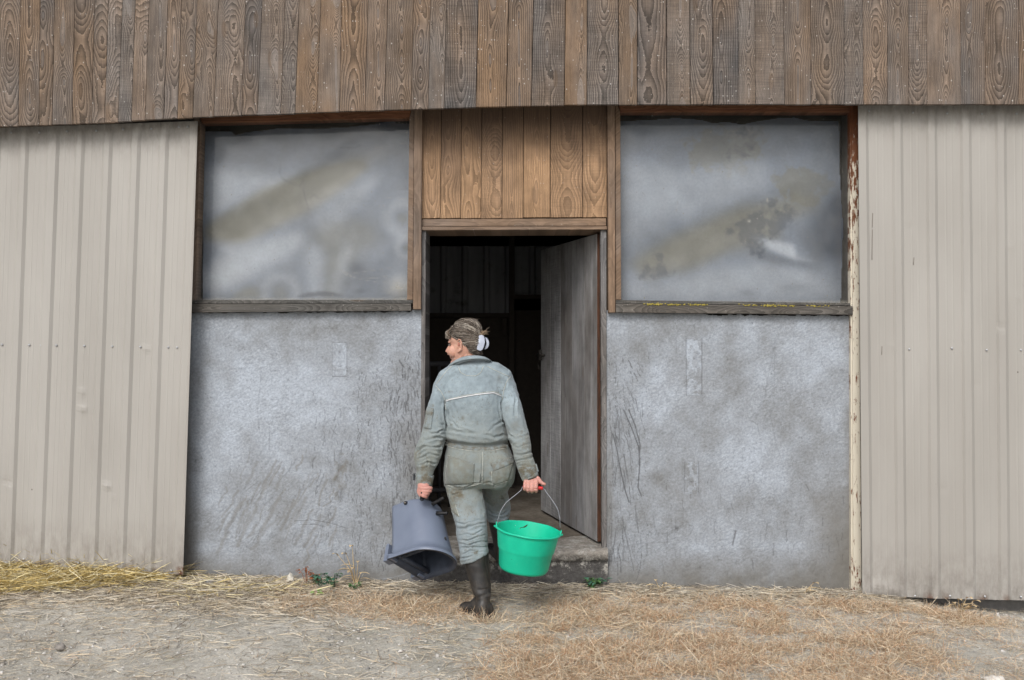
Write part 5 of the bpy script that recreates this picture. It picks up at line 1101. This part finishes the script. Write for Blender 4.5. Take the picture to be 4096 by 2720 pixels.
# right boot, up on the step
g = GB()
def r6(y, xl, xr, b, yc): return sec(2000+.20408*y, 1880+.20408*xl, 1880+.20408*xr, b, yc, 2.1)
g.put(loft([r6(300, 345, 765, .062, -.215), r6(420, 362, 765, .062, -.215), r6(550, 385, 750, .06, -.22), r6(700, 425, 735, .056, -.225), r6(850, 455, 720, .052, -.235), r6(960, 470, 705, .049, -.245), r6(1060, 495, 700, .047, -.25), r6(1180, 525, 700, .046, -.25), r6(1250, 545, 695, .042, -.25)]))
h_ = Vector((-.02, -.235, .235)); tdir = Vector((-.42, .90, 0)).normalized(); lat = Vector((-tdir.y, tdir.x, 0)); V = []
h_ = P(2006, 2238, -.25)
for (s, wd, hh, zc) in fpts:
    c = h_+tdir*s+Vector((0, 0, zc-.02+s*.22))
    for k in range(20): t = 2*math.pi*k/20; V.append(c+lat*wd*math.cos(t)+Vector((0, 0, hh*math.sin(t))))
g.put((V, [(i*20+k, i*20+(k+1) % 20, (i+1)*20+(k+1) % 20, (i+1)*20+k) for i in range(m_-1) for k in range(20)]+[tuple(range(19, -1, -1)), tuple((m_-1)*20+k for k in range(20))]))
b2 = g.remesh(.006, 4, .5); b2.materials.append(RUB); b2.name = 'boot'; link('boot', b2, person, 'brownish boot stepping onto the doorstep behind the green bucket')
# ================================================================== GREEN BUCKET
def green():
    BD = -.72; D = CD+BD; k = D/F
    top = P(2114, 2118, BD); tilt = R(7.4); fwd = R(2.6)
    ax = Vector((math.sin(tilt), -math.sin(fwd), math.cos(tilt)*math.cos(fwd))).normalized()   # up-axis leans right, towards the camera
    U = Vector((math.cos(tilt), 0, -math.sin(tilt))); U = (U-ax*U.dot(ax)).normalized(); W_ = ax.cross(U)
    root = empty('bucket', P(2100, 2290, BD), 'bright green plastic bucket with wire handle and red grip in the person\'s right hand', 'bucket')
    R0 = 128*k; R1 = 97*k; Hh = 158*k/math.cos(R(13))
    n = N('green_plastic'); o = n.obj(); a = n.noise(o, 9, 4); c = n.noise(o, 60, 4, .7)
    col = n.mix(n.ramp(a, [(.3, 0), (.7, 1)]), (.004, .45, .275), (.010, .55, .34)); col = n.mix(n.mul(n.ramp(c, [(.60, 0), (.72, 1)]), .22), col, (.18, .5, .35))
    vo = n.node('ShaderNodeTexVoronoi', {'Vector': o, 'Scale': 45, 'Randomness': 1}); cr = n.node('ShaderNodeSeparateColor', {0: vo.outputs['Color']}); s_ = n.M('LESS_THAN', vo.outputs['Distance'], n.mul(n.M('POWER', cr.outputs[0], 5), .16)); col = n.mix(n.mul(s_, .7), col, n.mix(n.M('GREATER_THAN', cr.outputs[1], .5), (.03, .12, .07), (.6, .8, .7)))
    GP = n.bsdf(col, .42, .4, n.bump(a, .01, .2), **{'Subsurface Weight': .0})
    # profile (radius, height) outside down then inside up
    prof = [(R0*.985, 0), (R0*.975, -.012), (R0*.955, -.035), (R0-(R0-R1)*.45, -Hh*.45), (R0-(R0-R1)*.5-.001, -Hh*.5), (R0-(R0-R1)*.56-.003, -Hh*.53), (R1*1.03, -Hh*.93), (R1*1.0, -Hh*.965), (R1*.965, -Hh), (R1*.5, -Hh+.004), (0.001, -Hh+.004)]
    ins = [(0.001, -Hh+.008), (R1*.93, -Hh+.008), (R1*.985, -Hh*.93), (R0-(R0-R1)*.5-.005, -Hh*.48), (R0*.96, -.008), (R0*.97, 0)]
    pr = prof+ins; nn = 72; V = []
    def pt(r, h, t): return top+U*r*math.cos(t)+W_*r*math.sin(t)+ax*h
    for (r_, h) in pr:
        for i in range(nn):
            t = 2*math.pi*i/nn; wob = 1+.004*math.sin(2*t+.6)+.003*math.sin(5*t+h*30); V.append(pt(r_*wob, h, t))
    Fc = [(i*nn+j, i*nn+(j+1) % nn, (i+1)*nn+(j+1) % nn, (i+1)*nn+j) for i in range(len(pr)-1) for j in range(nn)]
    b = GB().put((V, Fc)).build('tub', GP, root)
    rim = GB(); ring = [pt(R0*1.0+.001, -.002+.0008*math.sin(9*t), t) for t in np.linspace(0, 2*math.pi, 73)]
    rim.put(tube_geo(ring, .0062, n=10, cap=False)); rim.build('rim', GP, b)
    for t0 in (math.pi, 0):
        g = GB()
        for dt in (-.085, .085):
            c = pt(R0*1.005, 0, t0+dt); hh = .018
            g.put(tube_geo([c-ax*.012, c+ax*hh*.2, pt(R0*1.02, hh*.6, t0+dt*.6), pt(R0*1.02, hh, t0+dt*.25)], [(.009, .004), (.009, .004), (.007, .0035), (.004, .003)], ref=tuple(W_), n=8))
        g.put(tube_geo([pt(R0*1.0, -.008, t0), pt(R0*1.09, -.003, t0)], [(.022, .004), (.013, .003)], ref=tuple(W_), n=10)); g.build('ear', GP, b)
    WR = flat('galvanised_wire', (.25, .26, .29), .4, .5, .15, 60, metal=.5)
    HDp = -.655
    def w(px, py, t): return P(px, py, BD+(HDp-.004-BD)*t)
    lft = [w(1986, 2102, 0), w(1989, 2093, 0), w(1996, 2063, .1), w(2005, 2040, .2), w(2020, 2016, .35), w(2034, 2002, .5), w(2080, 1965, .85), w(2088, 1955, .95), w(2095, 1948, 1)]
    rgt = [w(2165, 1954, 1), w(2173, 1956, 1), w(2179, 1958, 1), w(2185, 1969, .9), w(2201, 1990, .7), w(2220.6, 2018.5, .4), w(2232, 2041, .2), w(2237, 2063, .1), w(2239.5, 2079, 0), w(2240, 2112, 0)]
    hd = GB().put(tube_geo(smooth_path(lft+rgt, 4), .0020, n=8)).build('handle', WR, root)
    GB().put(tube_geo([w(2092, 1946, 1), w(2100, 1947, 1), w(2165, 1952.5, 1), w(2170, 1953, 1), w(2172, 1953, 1)], [.008, .0095, .0098, .009, .006], n=14)).build('grip', flat('red_plastic', (.58, .02, .025), .35, .5, .05), hd)
    V = []; Fc = []
    # muddy smear inside
    g = GB(); 
    def on_in(px, py):
        tb = BVHTree.FromPolygons([v.co for v in b.data.vertices], [tuple(p.vertices) for p in b.data.polygons]); d = (P(px, py, 0)-CAM).normalized(); h = tb.ray_cast(CAM, d); return h[0]+h[1]*.001*(1 if h[1].dot(d) < 0 else -1)
    g.put(tube_geo([on_in(x_, y_) for x_, y_ in ((2078, 2116), (2082, 2111), (2090, 2109), (2097, 2108), (2105, 2103), (2111, 2098))], [(.001, .001), (.002, .001), (.0015, .001), (.004, .001), (.004, .001), (.001, .001)], n=6)); g.build('mud_smear', flat('mud', (.05, .05, .015), .8), b)
green()
# ================================================================== GREY CALF FEEDER TUB
def feeder():
    K = .2551; FD = -.60
    k = (CD+FD)/F*K     # metres per zoom px
    c_ = Vector((490, 480, -445)); d_ = Vector((740, -480, 350)); Lc = c_.length*k; Ld = d_.length*k
    c = c_.normalized(); d = (d_-c*d_.dot(c)).normalized(); a = c.cross(d); a = a if a.z > 0 else -a
    A = P(1530+K*60, 1960+K*1085, FD-.05)
    root = empty('feeder_bucket', A+c*Lc*.5+d*Ld*.5, 'dark blue-grey plastic feeder tub with black teats, tipped mouth-down from the person\'s left hand', 'bucket')
    n = N('bluegrey_plastic'); o = n.obj(); q = n.noise(o, 6, 4); s = n.noise(o, 45, 4, .7)
    col = n.mix(n.ramp(q, [(.3, 0), (.7, 1)]), (.125, .15, .21), (.155, .185, .25)); col = n.mix(n.mul(n.ramp(s, [(.66, 0), (.75, 1)]), .35), col, (.25, .28, .33))
    BP = n.bsdf(col, .40, .5, n.bump(s, .002, .4), **{'Coat Weight': .35, 'Coat Roughness': .4})
    BLK = flat('black_rubber', (.012, .012, .013), .45, .4, .1)
    Hh = 930*k
    # D-shaped ring: params (along c, along d)
    def ring(sc_, h, inset=0, base=.0, m=44, round_=.0):
        pts = []; L = Lc*sc_; D_ = Ld*(sc_)*.99; c0 = Lc*.5; half = L/2-inset
        x0 = Ld*base+inset; x1 = Ld*base+D_*(1-base)-inset
        str_ = x1-half*1.02
        out = []
        for i in range(9): t = i/8; out.append((c0-half, x0+(str_-x0)*t))
        for i in range(1, 24): th = math.pi*i/24; out.append((c0-half*math.cos(th), str_+(x1-str_)*math.sin(th)))
        for i in range(9): t = 1-i/8; out.append((c0+half, x0+(str_-x0)*t))
        for i in range(1, 12): t = i/12; out.append((c0+half-2*half*t, x0))
        sh_ = Vector((-50*(CD+FD)/F*max(0, h)/Hh, 0, 8*(CD+FD)/F*max(0, h)/Hh)); return [A+c*p+d*q_+a*h+sh_ for p, q_ in out]
    def stack(rings):
        V = []; nn = len(rings[0]); 
        for r_ in rings: V += r_
        return V, [(i*nn+j, i*nn+(j+1) % nn, (i+1)*nn+(j+1) % nn, (i+1)*nn+j) for i in range(len(rings)-1) for j in range(nn)]
    outer = [ring(1.03, -.004, 0, .02), ring(1.035, .006, 0, .02), ring(1.03, .016, 0, .03), ring(.985, .020, 0, .12), ring(.965, .06, 0, .13), ring(.90, Hh*.55, 0, .14), ring(.85, Hh*.93, 0, .15), ring(.835, Hh*.975, .003, .15), ring(.80, Hh*.995, .010, .16), ring(.72, Hh, .03, .18)]
    inner = [ring(1.03, -.004, 0, .02), ring(.99, -.004, .004, .05), ring(.97, .02, .006, .13), ring(.90, Hh*.55, .006, .14), ring(.84, Hh*.93, .006, .15), ring(.80, Hh*.96, .02, .16)]
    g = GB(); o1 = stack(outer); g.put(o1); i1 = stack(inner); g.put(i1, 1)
    nn = len(outer[0])
    for rg in (outer[-1], inner[-1]): g.put((rg+[sum(rg, Vector())/len(rg)], [(j, (j+1) % nn, nn) for j in range(nn)]))
    BI = flat('shaded_inner_plastic', (.045, .055, .078), .5, .4, .25, 25); tub = g.build('tub', [BP, BI], root)  # same plastic inside, darkened: shade of the downturned mouth painted into its colour
    def bar(p0, p1, w_, h_): return tube_geo([A+c*p0[0]+d*p0[1]+a*p0[2], A+c*p1[0]+d*p1[1]+a*p1[2]], [(w_, h_)]*2, ref=tuple(a), n=8)
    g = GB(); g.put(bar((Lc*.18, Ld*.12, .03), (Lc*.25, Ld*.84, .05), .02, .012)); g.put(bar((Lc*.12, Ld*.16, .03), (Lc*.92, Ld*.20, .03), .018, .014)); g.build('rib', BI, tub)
    # two hanging hooks on the flat flange
    for p in (.02, .80):
        V = []; hk = [(0, -.012), (0, .105), (-.012, .115), (-.03, .10), (-.034, .02), (-.034, -.012)]
        prof = [(-.012, -.004), (-.012, .030), (-.052, .034), (-.052, .100), (-.066, .108), (-.076, .09), (-.078, -.004)]
        for w_ in (0, .05):
            for (dd, aa) in prof: V.append(A+c*(Lc*p+w_)+d*(dd+Ld*.14)+a*aa)
        m = len(prof); Fc = [tuple(range(m)), tuple(range(2*m-1, m-1, -1))]+[(i, (i+1) % m, m+(i+1) % m, m+i) for i in range(m)]
        GB().put((V, Fc)).build('hook', BP, root, False)
    tb = BVHTree.FromPolygons([v.co for v in tub.data.vertices], [tuple(p.vertices) for p in tub.data.polygons])
    def hit(px, py):
        dr = (P(px, py, 0)-CAM).normalized(); h = tb.ray_cast(CAM, dr); return h
    def z4(x, y): return (1530+K*x, 1960+K*y)
    h = hit(*z4(372, 205))
    if h[0]:
        tn = GB(); p = h[0]; nn_ = (h[1] if h[1].y < 0 else -h[1]); dr = (nn_+Vector((-.15, -.6, -.05))).normalized(); tn.put(tube_geo([p-dr*.01, p+dr*.012, p+dr*.014], [.0105, .0105, .009], n=16)); t_ = tn.build('teat', BLK, root)
        GB().put(tube_geo([p+dr*.012, p+dr*.0155], [.0055, .005], n=12)).build('teat_opening', flat('worn_rubber', (.16, .14, .12), .7), t_)
    for p0, p1, dep in ((z4(820, 205), z4(955, 122), -.66), (z4(885, 365), z4(1018, 363), -.64)):
        b0 = P(*p0, FD+.03); b1 = P(*p1, FD+.01); q = b0.lerp(b1, -.25)
        GB().put(tube_geo([q, b0.lerp(b1, .12), b0.lerp(b1, .9), b1], [.013, .0095, .0098, .0085], n=14)).build('teat', BLK, root)
    b0 = P(*z4(625, 115), FD-.02); GB().put(tube_geo([b0+Vector((-.005, .03, -.012)), b0+Vector((0, 0, .0)), b0+Vector((.002, -.006, .035))], [.015, .013, .010], n=14)).build('teat', BLK, root)
    h = hit(*z4(985, 775))
    if h[0]: GB().put(ell(h[0], (.007, .004, .017), 12, 8)).build('drain_hole', BLK, root)
feeder()
# ================================================================== straw, grass, plants, stones
def px_of(x, y, z=0):
    D = CD+y; return HX+x*F/D, HY+(CH-z)*F/D
def blades(n, sampler, L, W, lift, curl, cols, seed, dirf=None, seg=3, zoff=0):
    r = np.random.default_rng(seed); pts = []
    while sum(len(p) for p in pts) < n:
        k = 20000; x = r.uniform(-3.9, 3.9, k); y = r.uniform(-2.2, .02, k)
        d = sampler(x, y); keep = r.random(k) < d; pts.append(np.stack([x[keep], y[keep]], 1))
        if len(pts) > 400: break
    p = np.concatenate(pts)[:n]; n = len(p)
    a = r.uniform(0, 2*np.pi, n) if dirf is None else dirf(r, n, p)
    le = r.uniform(*L, n); wd = r.uniform(*W, n); li = np.abs(r.normal(*lift, n)); cu = r.normal(0, curl, n)
    z0 = gz(p[:, 0], p[:, 1])+r.uniform(-.004, .012, n)+(zoff(p[:, 0], p[:, 1], r) if callable(zoff) else zoff)
    V = np.zeros((n, (seg+1)*2, 3)); roll = r.uniform(-1.2, 1.2, n)
    pos = np.stack([p[:, 0], p[:, 1], z0], 1); el = li.copy(); az = a.copy()
    for s in range(seg+1):
        side = np.stack([-np.sin(az)*np.cos(roll), np.cos(az)*np.cos(roll), np.sin(roll)], 1)*(wd*.5*(1 if s < seg else .45))[:, None]
        V[:, s*2] = pos-side; V[:, s*2+1] = pos+side
        pos = pos+np.stack([np.cos(az)*np.cos(el), np.sin(az)*np.cos(el), np.sin(el)], 1)*(le/seg)[:, None]
        az = az+cu; el = el-np.abs(cu)*.9*r.random(n)
        pos[:, 2] = np.maximum(pos[:, 2], gz(pos[:, 0], pos[:, 1])+.002)
    idx = np.arange(n)[:, None]*((seg+1)*2)
    Q = np.concatenate([idx+np.array([[2*s, 2*s+1, 2*s+3, 2*s+2]]) for s in range(seg)], 0)
    c = np.array(cols)[r.integers(0, len(cols), n)]*r.uniform(.75, 1.2, n)[:, None]
    C = np.repeat(c, (seg+1)*2, 0)
    return V.reshape(-1, 3), Q, C
def stuff(name, parts, label, cat, mat):
    V = []; Q = []; C = []; b = 0
    for v, q, c in parts: V.append(v); Q.append(q+b); C.append(c); b += len(v)
    me = bpy.data.meshes.new(name); fastmesh(me, np.concatenate(V), np.concatenate(Q)); me.materials.append(mat); setcol(me, 'tint', np.concatenate(C))
    return tag(link(name, me), label, cat, kind='stuff')
n_ = N('dry_stalk'); STRAW = n_.bsdf(n_.attr('tint').outputs['Color'], .75, .25)
YEL = [(.62, .48, .20), (.70, .60, .34), (.50, .38, .15), (.76, .69, .48), (.40, .31, .14)]
PAL = [(.56, .49, .38), (.46, .39, .30), (.36, .31, .24), (.64, .58, .47), (.25, .215, .175), (.48, .44, .38), (.60, .50, .36)]
ORG = [(.50, .30, .17), (.56, .38, .23), (.44, .25, .14), (.62, .47, .32), (.60, .49, .34), (.36, .24, .15), (.72, .61, .47), (.66, .52, .38), (.48, .40, .28)]
def nz2(x, y, s, seed):
    g = np.random.default_rng(seed).random((64, 64)); u = (x*s) % 63; v = (y*s*1.6) % 63
    i = u.astype(int); j = v.astype(int); fu = u-i; fv = v-j; fu = fu*fu*(3-2*fu); fv = fv*fv*(3-2*fv)
    return (g[j, i]*(1-fu)+g[j, (i+1) % 64]*fu)*(1-fv)+(g[(j+1) % 64, i]*(1-fu)+g[(j+1) % 64, (i+1) % 64]*fu)*fv
def clump(x, y, sd): return np.clip((nz2(x+10, y+10, 3, sd)*.5+nz2(x+10, y+10, 8, sd+1)*.5-.42)*5, 0, 1)
def d_yellow(x, y):   # heap pushed out under the left metal door
    lim = np.interp(x, [-3.3, -2.7, -2.2, -2.1], [.52, .42, .24, .1])
    return (x < -2.1)*np.clip((y+lim)*9, 0, 1)
def heapz(x, y, r): 
    h = np.interp(y, [-.5, -.3, -.12, .1], [0, .055, .10, .15])*np.interp(x, [-3.6, -2.4, -2.0], [1, .7, .15]); return h*r.random(len(x))
def d_straw(x, y):
    px, py = px_of(x, y); wall = np.exp(-((y+.16)/.13)**2)*(x > -2.1)*(x < 2.5); left = (x < -.95)*np.exp(-((y+.42)/.30)**2)*np.clip((-x-.7), .2, 1)
    mid = np.exp(-((x+1.55)/.45)**2-((y+.36)/.2)**2)*1.0; far = .035*(x < .2)
    return np.clip(wall*1.0*(.55+clump(x, y, 3))+left*.55*(.3+clump(x, y, 5))+mid*.9+far*(.3+clump(x, y, 8)*1.5), 0, 1)
def d_orange(x, y):
    px, py = px_of(x, y)
    right = np.clip((x-.02)/.5+.15*0, 0, 1)*np.clip((-.24-y)/.15, 0, 1); near = np.clip((px-(2000-(py-2420)*.6))/260, 0, 1)*np.clip((py-2440)/60, 0, 1)
    p1 = np.exp(-((px-1420)/210)**2-((py-2430)/34)**2)+np.exp(-((px-1180)/70)**2-((py-2420)/26)**2)*.8+np.exp(-((px-1750)/170)**2-((py-2450)/45)**2)
    fade = np.clip((4000-px)/600+np.clip((2600-py)/200, 0, 1)*.7, .15, 1)
    base = np.maximum(np.maximum(right, near)*fade*(.12+.88*clump(x, y, 21))*np.where((x > 2.3) & (y > -.3), .1, 1), p1*.9*(.4+clump(x, y, 22)))
    lone = .02*(clump(x, y, 29) > .75)
    return np.clip(base+lone, 0, 1)
alongwall = lambda r, n, p: np.where(r.random(n) < .35, r.normal(0, .45, n)+np.pi*(r.random(n) < .5), r.uniform(0, 6.28, n))
stuff('straw', [blades(8500, d_yellow, (.06, .22), (.0028, .0055), (.1, .25), .10, YEL, 1, alongwall, zoff=heapz)], 'bright yellow straw heap spilling out under the left metal door', 'straw', STRAW)
stuff('straw', [blades(24000, d_straw, (.03, .14), (.0018, .0042), (.04, .10), .14, PAL, 2, alongwall, zoff=lambda x, y, r: .018*r.random(len(x))*np.exp(-((y+.14)/.12)**2)),
                blades(1500, lambda x, y: np.exp(-((x+1.82)/.42)**2-((y+.27)/.15)**2), (.05, .16), (.002, .0042), (.05, .15), .1, YEL[:2]+YEL[3:4]+PAL[:4], 47, zoff=lambda x, y, r: .03*r.random(len(x))),
                blades(42000, lambda x, y: .12+.12*clump(x, y, 44)+.6*d_straw(x, y)+.25*np.exp(-((x+3)/1.2)**2)*clump(x, y, 45), (.008, .05), (.0009, .0024), (.0, .10), .2, PAL, 4), blades(900, lambda x, y: .3+0*x, (.06, .16), (.0018, .0034), (.0, .05), .15, PAL, 41)], 'pale scattered straw lying along the foot of the wall and over the dirt', 'straw', STRAW)
stuff('dry_grass', [blades(85000, d_orange, (.02, .075), (.0009, .0018), (.35, .55), .5, ORG, 6), blades(260, lambda x, y: np.exp(-((x+.15)/.10)**2-((y+.80)/.035)**2), (.03, .09), (.0012, .0026), (.6, .5), .4, ORG[3:], 48), blades(9000, d_orange, (.05, .16), (.0015, .003), (.15, .3), .3, ORG[3:5]+PAL[:2], 7)], 'orange brown withered grass matted over the dirt in front of the right wall', 'dry grass', STRAW)
# gravel bits
r = np.random.default_rng(4); V = []; Q = []; C = []
for k in range(5200):
    x = r.uniform(-3.7, 3.7); y = r.uniform(-2.1, -.1); s = r.uniform(.002, .0065)*(1 if r.random() < .93 else 1.9); z = gzs(x, y)
    b = len(V); V += [(x+r.normal(0, .3)*s+dx*s, y+dy*s*r.uniform(.6, 1.2), z+dz*s*.6+.002) for dx, dy, dz in ((-1, -1, -.6), (1, -1, -.6), (1, 1, -.6), (-1, 1, -.6), (-.6, -.6, .9), (.7, -.5, .7), (.5, .6, 1), (-.6, .6, .8))]
    Q += [(b, b+1, b+5, b+4), (b+1, b+2, b+6, b+5), (b+2, b+3, b+7, b+6), (b+3, b, b+4, b+7), (b+4, b+5, b+6, b+7)]
    c = np.array(((.46, .44, .41), (.58, .56, .53), (.24, .235, .225), (.34, .31, .27))[r.integers(0, 4)]); C += [c]*8
me = bpy.data.meshes.new('gravel'); fastmesh(me, V, Q); me.materials.append(STRAW); setcol(me, 'tint', C)
tag(link('gravel', me), 'small grey pebbles strewn over the farmyard dirt', 'gravel', kind='stuff')
# stones
def stone(px, py, rx, ry, rz, col, label, seed, y=None):
    D = CH*F/(py-HY); yy = D-CD if y is None else y; x = (px-HX)/F*(CD+yy)
    g = ell((0, 0, 0), (rx, ry, rz), 20, 14); V = []
    for v in g[0]:
        d = v.normalized() if v.length else v; k = 1+.38*mnoise.noise(d*1.6+Vector((seed, 0, 0)))+.12*mnoise.noise(d*5+Vector((seed, 3, 0))); V.append(v*k)
    o = mk('stone', V, g[1], flat('stone_%d' % seed, col, .9, .2, .2, 40, .004), None, True); o.location = (x, yy, gzs(x, yy)+rz*.75+.006); tag(o, label, 'stone', 'loose stones in the farmyard')
stone(1162, 2335, .022, .02, .034, (.60, .57, .50), 'upright white stone standing against the foot of the left wall', 1, -.12)
stone(1115, 2338, .05, .018, .014, (.46, .41, .32), 'long flat buff stone lying just left of the upright white stone', 2, -.14)
stone(240, 2614, .028, .02, .016, (.25, .23, .21), 'dark grey angular stone on the bare dirt at the lower left', 3)
stone(3978, 2708, .045, .03, .014, (.66, .63, .58), 'flat whitish stone in the lower right corner', 4)
stone(2718, 2535, .03, .014, .01, (.60, .52, .40), 'small pale chip lying in the orange grass right of the bucket', 5)
stone(845, 2356, .04, .03, .018, (.24, .24, .24), 'grey flat stone among straw below the left metal door corner', 6, -.2)
# weeds
def leaf_geo(base, d, L, W, up, nseg=5, fold=.25):
    d = Vector(d).normalized(); s = d.cross(Vector((0, 0, 1))); s = s.normalized() if s.length > .01 else Vector((1, 0, 0)); V = []; p = Vector(base); el = up
    for i in range(nseg+1):
        t = i/nseg; w_ = W*math.sin(math.pi*min(1, .12+t*.88))**.8
        V += [p-s*w_+Vector((0, 0, w_*fold)), p+Vector((0, 0, 0)), p+s*w_+Vector((0, 0, w_*fold))]
        p = p+(d*math.cos(el)+Vector((0, 0, 1))*math.sin(el))*(L/nseg); el -= .22
    Fc = []
    for i in range(nseg): Fc += [(i*3, i*3+1, i*3+4, i*3+3), (i*3+1, i*3+2, i*3+5, i*3+4)]
    return V, Fc
def plant(px, y, label, cols, n, h, spread, seed, leafL=.035, name='weed', serrate=True):
    rr = random.Random(seed); x = (px-HX)/F*(CD+y); z = gzs(x, y); root = empty(name, (x, y, z), label, 'weed')
    st = GB(); lf = GB(); 
    for k in range(n):
        a = rr.uniform(0, 6.28); hh = h*rr.uniform(.45, 1); r_ = spread*rr.uniform(.2, 1)
        p0 = Vector((x, y, z-.005)); p2 = Vector((x+math.cos(a)*r_, y+math.sin(a)*r_*.6, z+hh)); p1 = (p0+p2)/2+Vector((0, 0, hh*.2))
        st.put(tube_geo(smooth_path([p0, p1, p2], 3), .0016, n=5))
        for j in range(rr.randint(3, 6)):
            b = p1.lerp(p2, rr.random()*1.1); aa = a+rr.uniform(-1.8, 1.8)
            lf.put(leaf_geo(b, (math.cos(aa), math.sin(aa), 0), leafL*rr.uniform(.6, 1.2), leafL*.27, rr.uniform(-.1, .9)), rr.randrange(len(cols)))
    st.build('stem', cols[0], root); lf.build('leaf', cols, root, False)
G1 = flat('leaf_dark_green', (.05, .11, .05), .6, .4, .3, 60); G2 = flat('leaf_mid_green', (.09, .19, .06), .6, .4, .3, 60); G3 = flat('leaf_lime', (.20, .36, .07), .6, .4, .2, 60); G4 = flat('leaf_rust', (.25, .09, .04), .8, .2, .3, 60); G5 = flat('leaf_bluegreen', (.06, .16, .10), .6, .4, .3, 60)
plant(1255, -.16, 'dark green thistle weed with rusty dry heads at the foot of the left wall', [G1, G4, G5], 6, .10, .05, 3)
plant(1285, -.20, 'bluish green leafy weed growing right of the rusty headed weed', [G5, G1], 5, .09, .06, 4)
plant(1268, -.34, 'small lime green seedling in front of the dark weeds', [G3], 5, .035, .05, 5, .03)
plant(1335, -.22, 'dark green ragged weed at the foot of the dry grass tuft', [G1, G5, G1], 8, .12, .06, 6)
plant(1425, -.2, 'sparse green weed just right of the dry grass tuft', [G2, G1], 5, .05, .05, 7, .028)
plant(2378, -.12, 'bright green low plant at the wall foot below the doorstep', [G2, G5], 9, .075, .07, 8, .045)
plant(112, -.32, 'little green sprig under the edge of the yellow straw heap', [G2], 5, .03, .04, 9, .03)
plant(1225, -.14, 'withered rusty brown weed head leaning beside the left wall', [G4, G4], 4, .13, .05, 13, .025)
def tuft(px, y, label, stems, seed):
    x = (px-HX)/F*(CD+y); z = gzs(x, y); root = empty('dry_grass_tuft', (x, y, z), label, 'grass tuft'); rr = random.Random(seed)
    s = GB(); m = flat('dry_stem_%d' % seed, (.52, .40, .24), .8, .2, .2, 40)
    for (dx, dz, bend) in stems:
        p = [Vector((x+rr.uniform(-.01, .01), y, z-.01)), Vector((x+dx*.45-bend*.5, y-.01, z+dz*.5)), Vector((x+dx, y-.02, z+dz))]; sp = smooth_path(p, 5); s.put(tube_geo(sp, [.0042-.0028*i/(len(sp)-1) for i in range(len(sp))], n=5))
        for lg in (leaf_geo(sp[len(sp)//2], (math.copysign(1, dx), -.2, 0), .09, .009, .5), leaf_geo(sp[-1], (dx*.6, -.1, 0), .06, .012, .6-bend*6)): GB().put(lg).build('blade', m, root, False)
    s.build('stem', m, root)
tuft(1425, -.13, 'tall dry straw coloured grass tuft standing against the left wall', [(-.06, .21, .0), (-.02, .26, .01), (.015, .16, 0), (-.11, .20, -.03), (-.01, .12, .0), (.03, .09, 0), (-.03, .1, .01)], 1)
tuft(3840, -.28, 'orange dry grass tuft sticking up below the right metal door', [(-.05, .07, 0), (.03, .10, 0), (.07, .08, 0), (.0, .06, 0), (-.02, .09, 0), (.05, .05, 0)], 2)
tuft(2640, -.14, 'thin pale stalks poking up at the foot of the right wall', [(-.03, .08, 0), (.02, .06, 0), (.09, .03, 0)], 3)
tuft(3210, -.14, 'single bent pale stalks at the wall foot left of the cream post', [(.06, .08, 0), (.02, .04, 0)], 4)
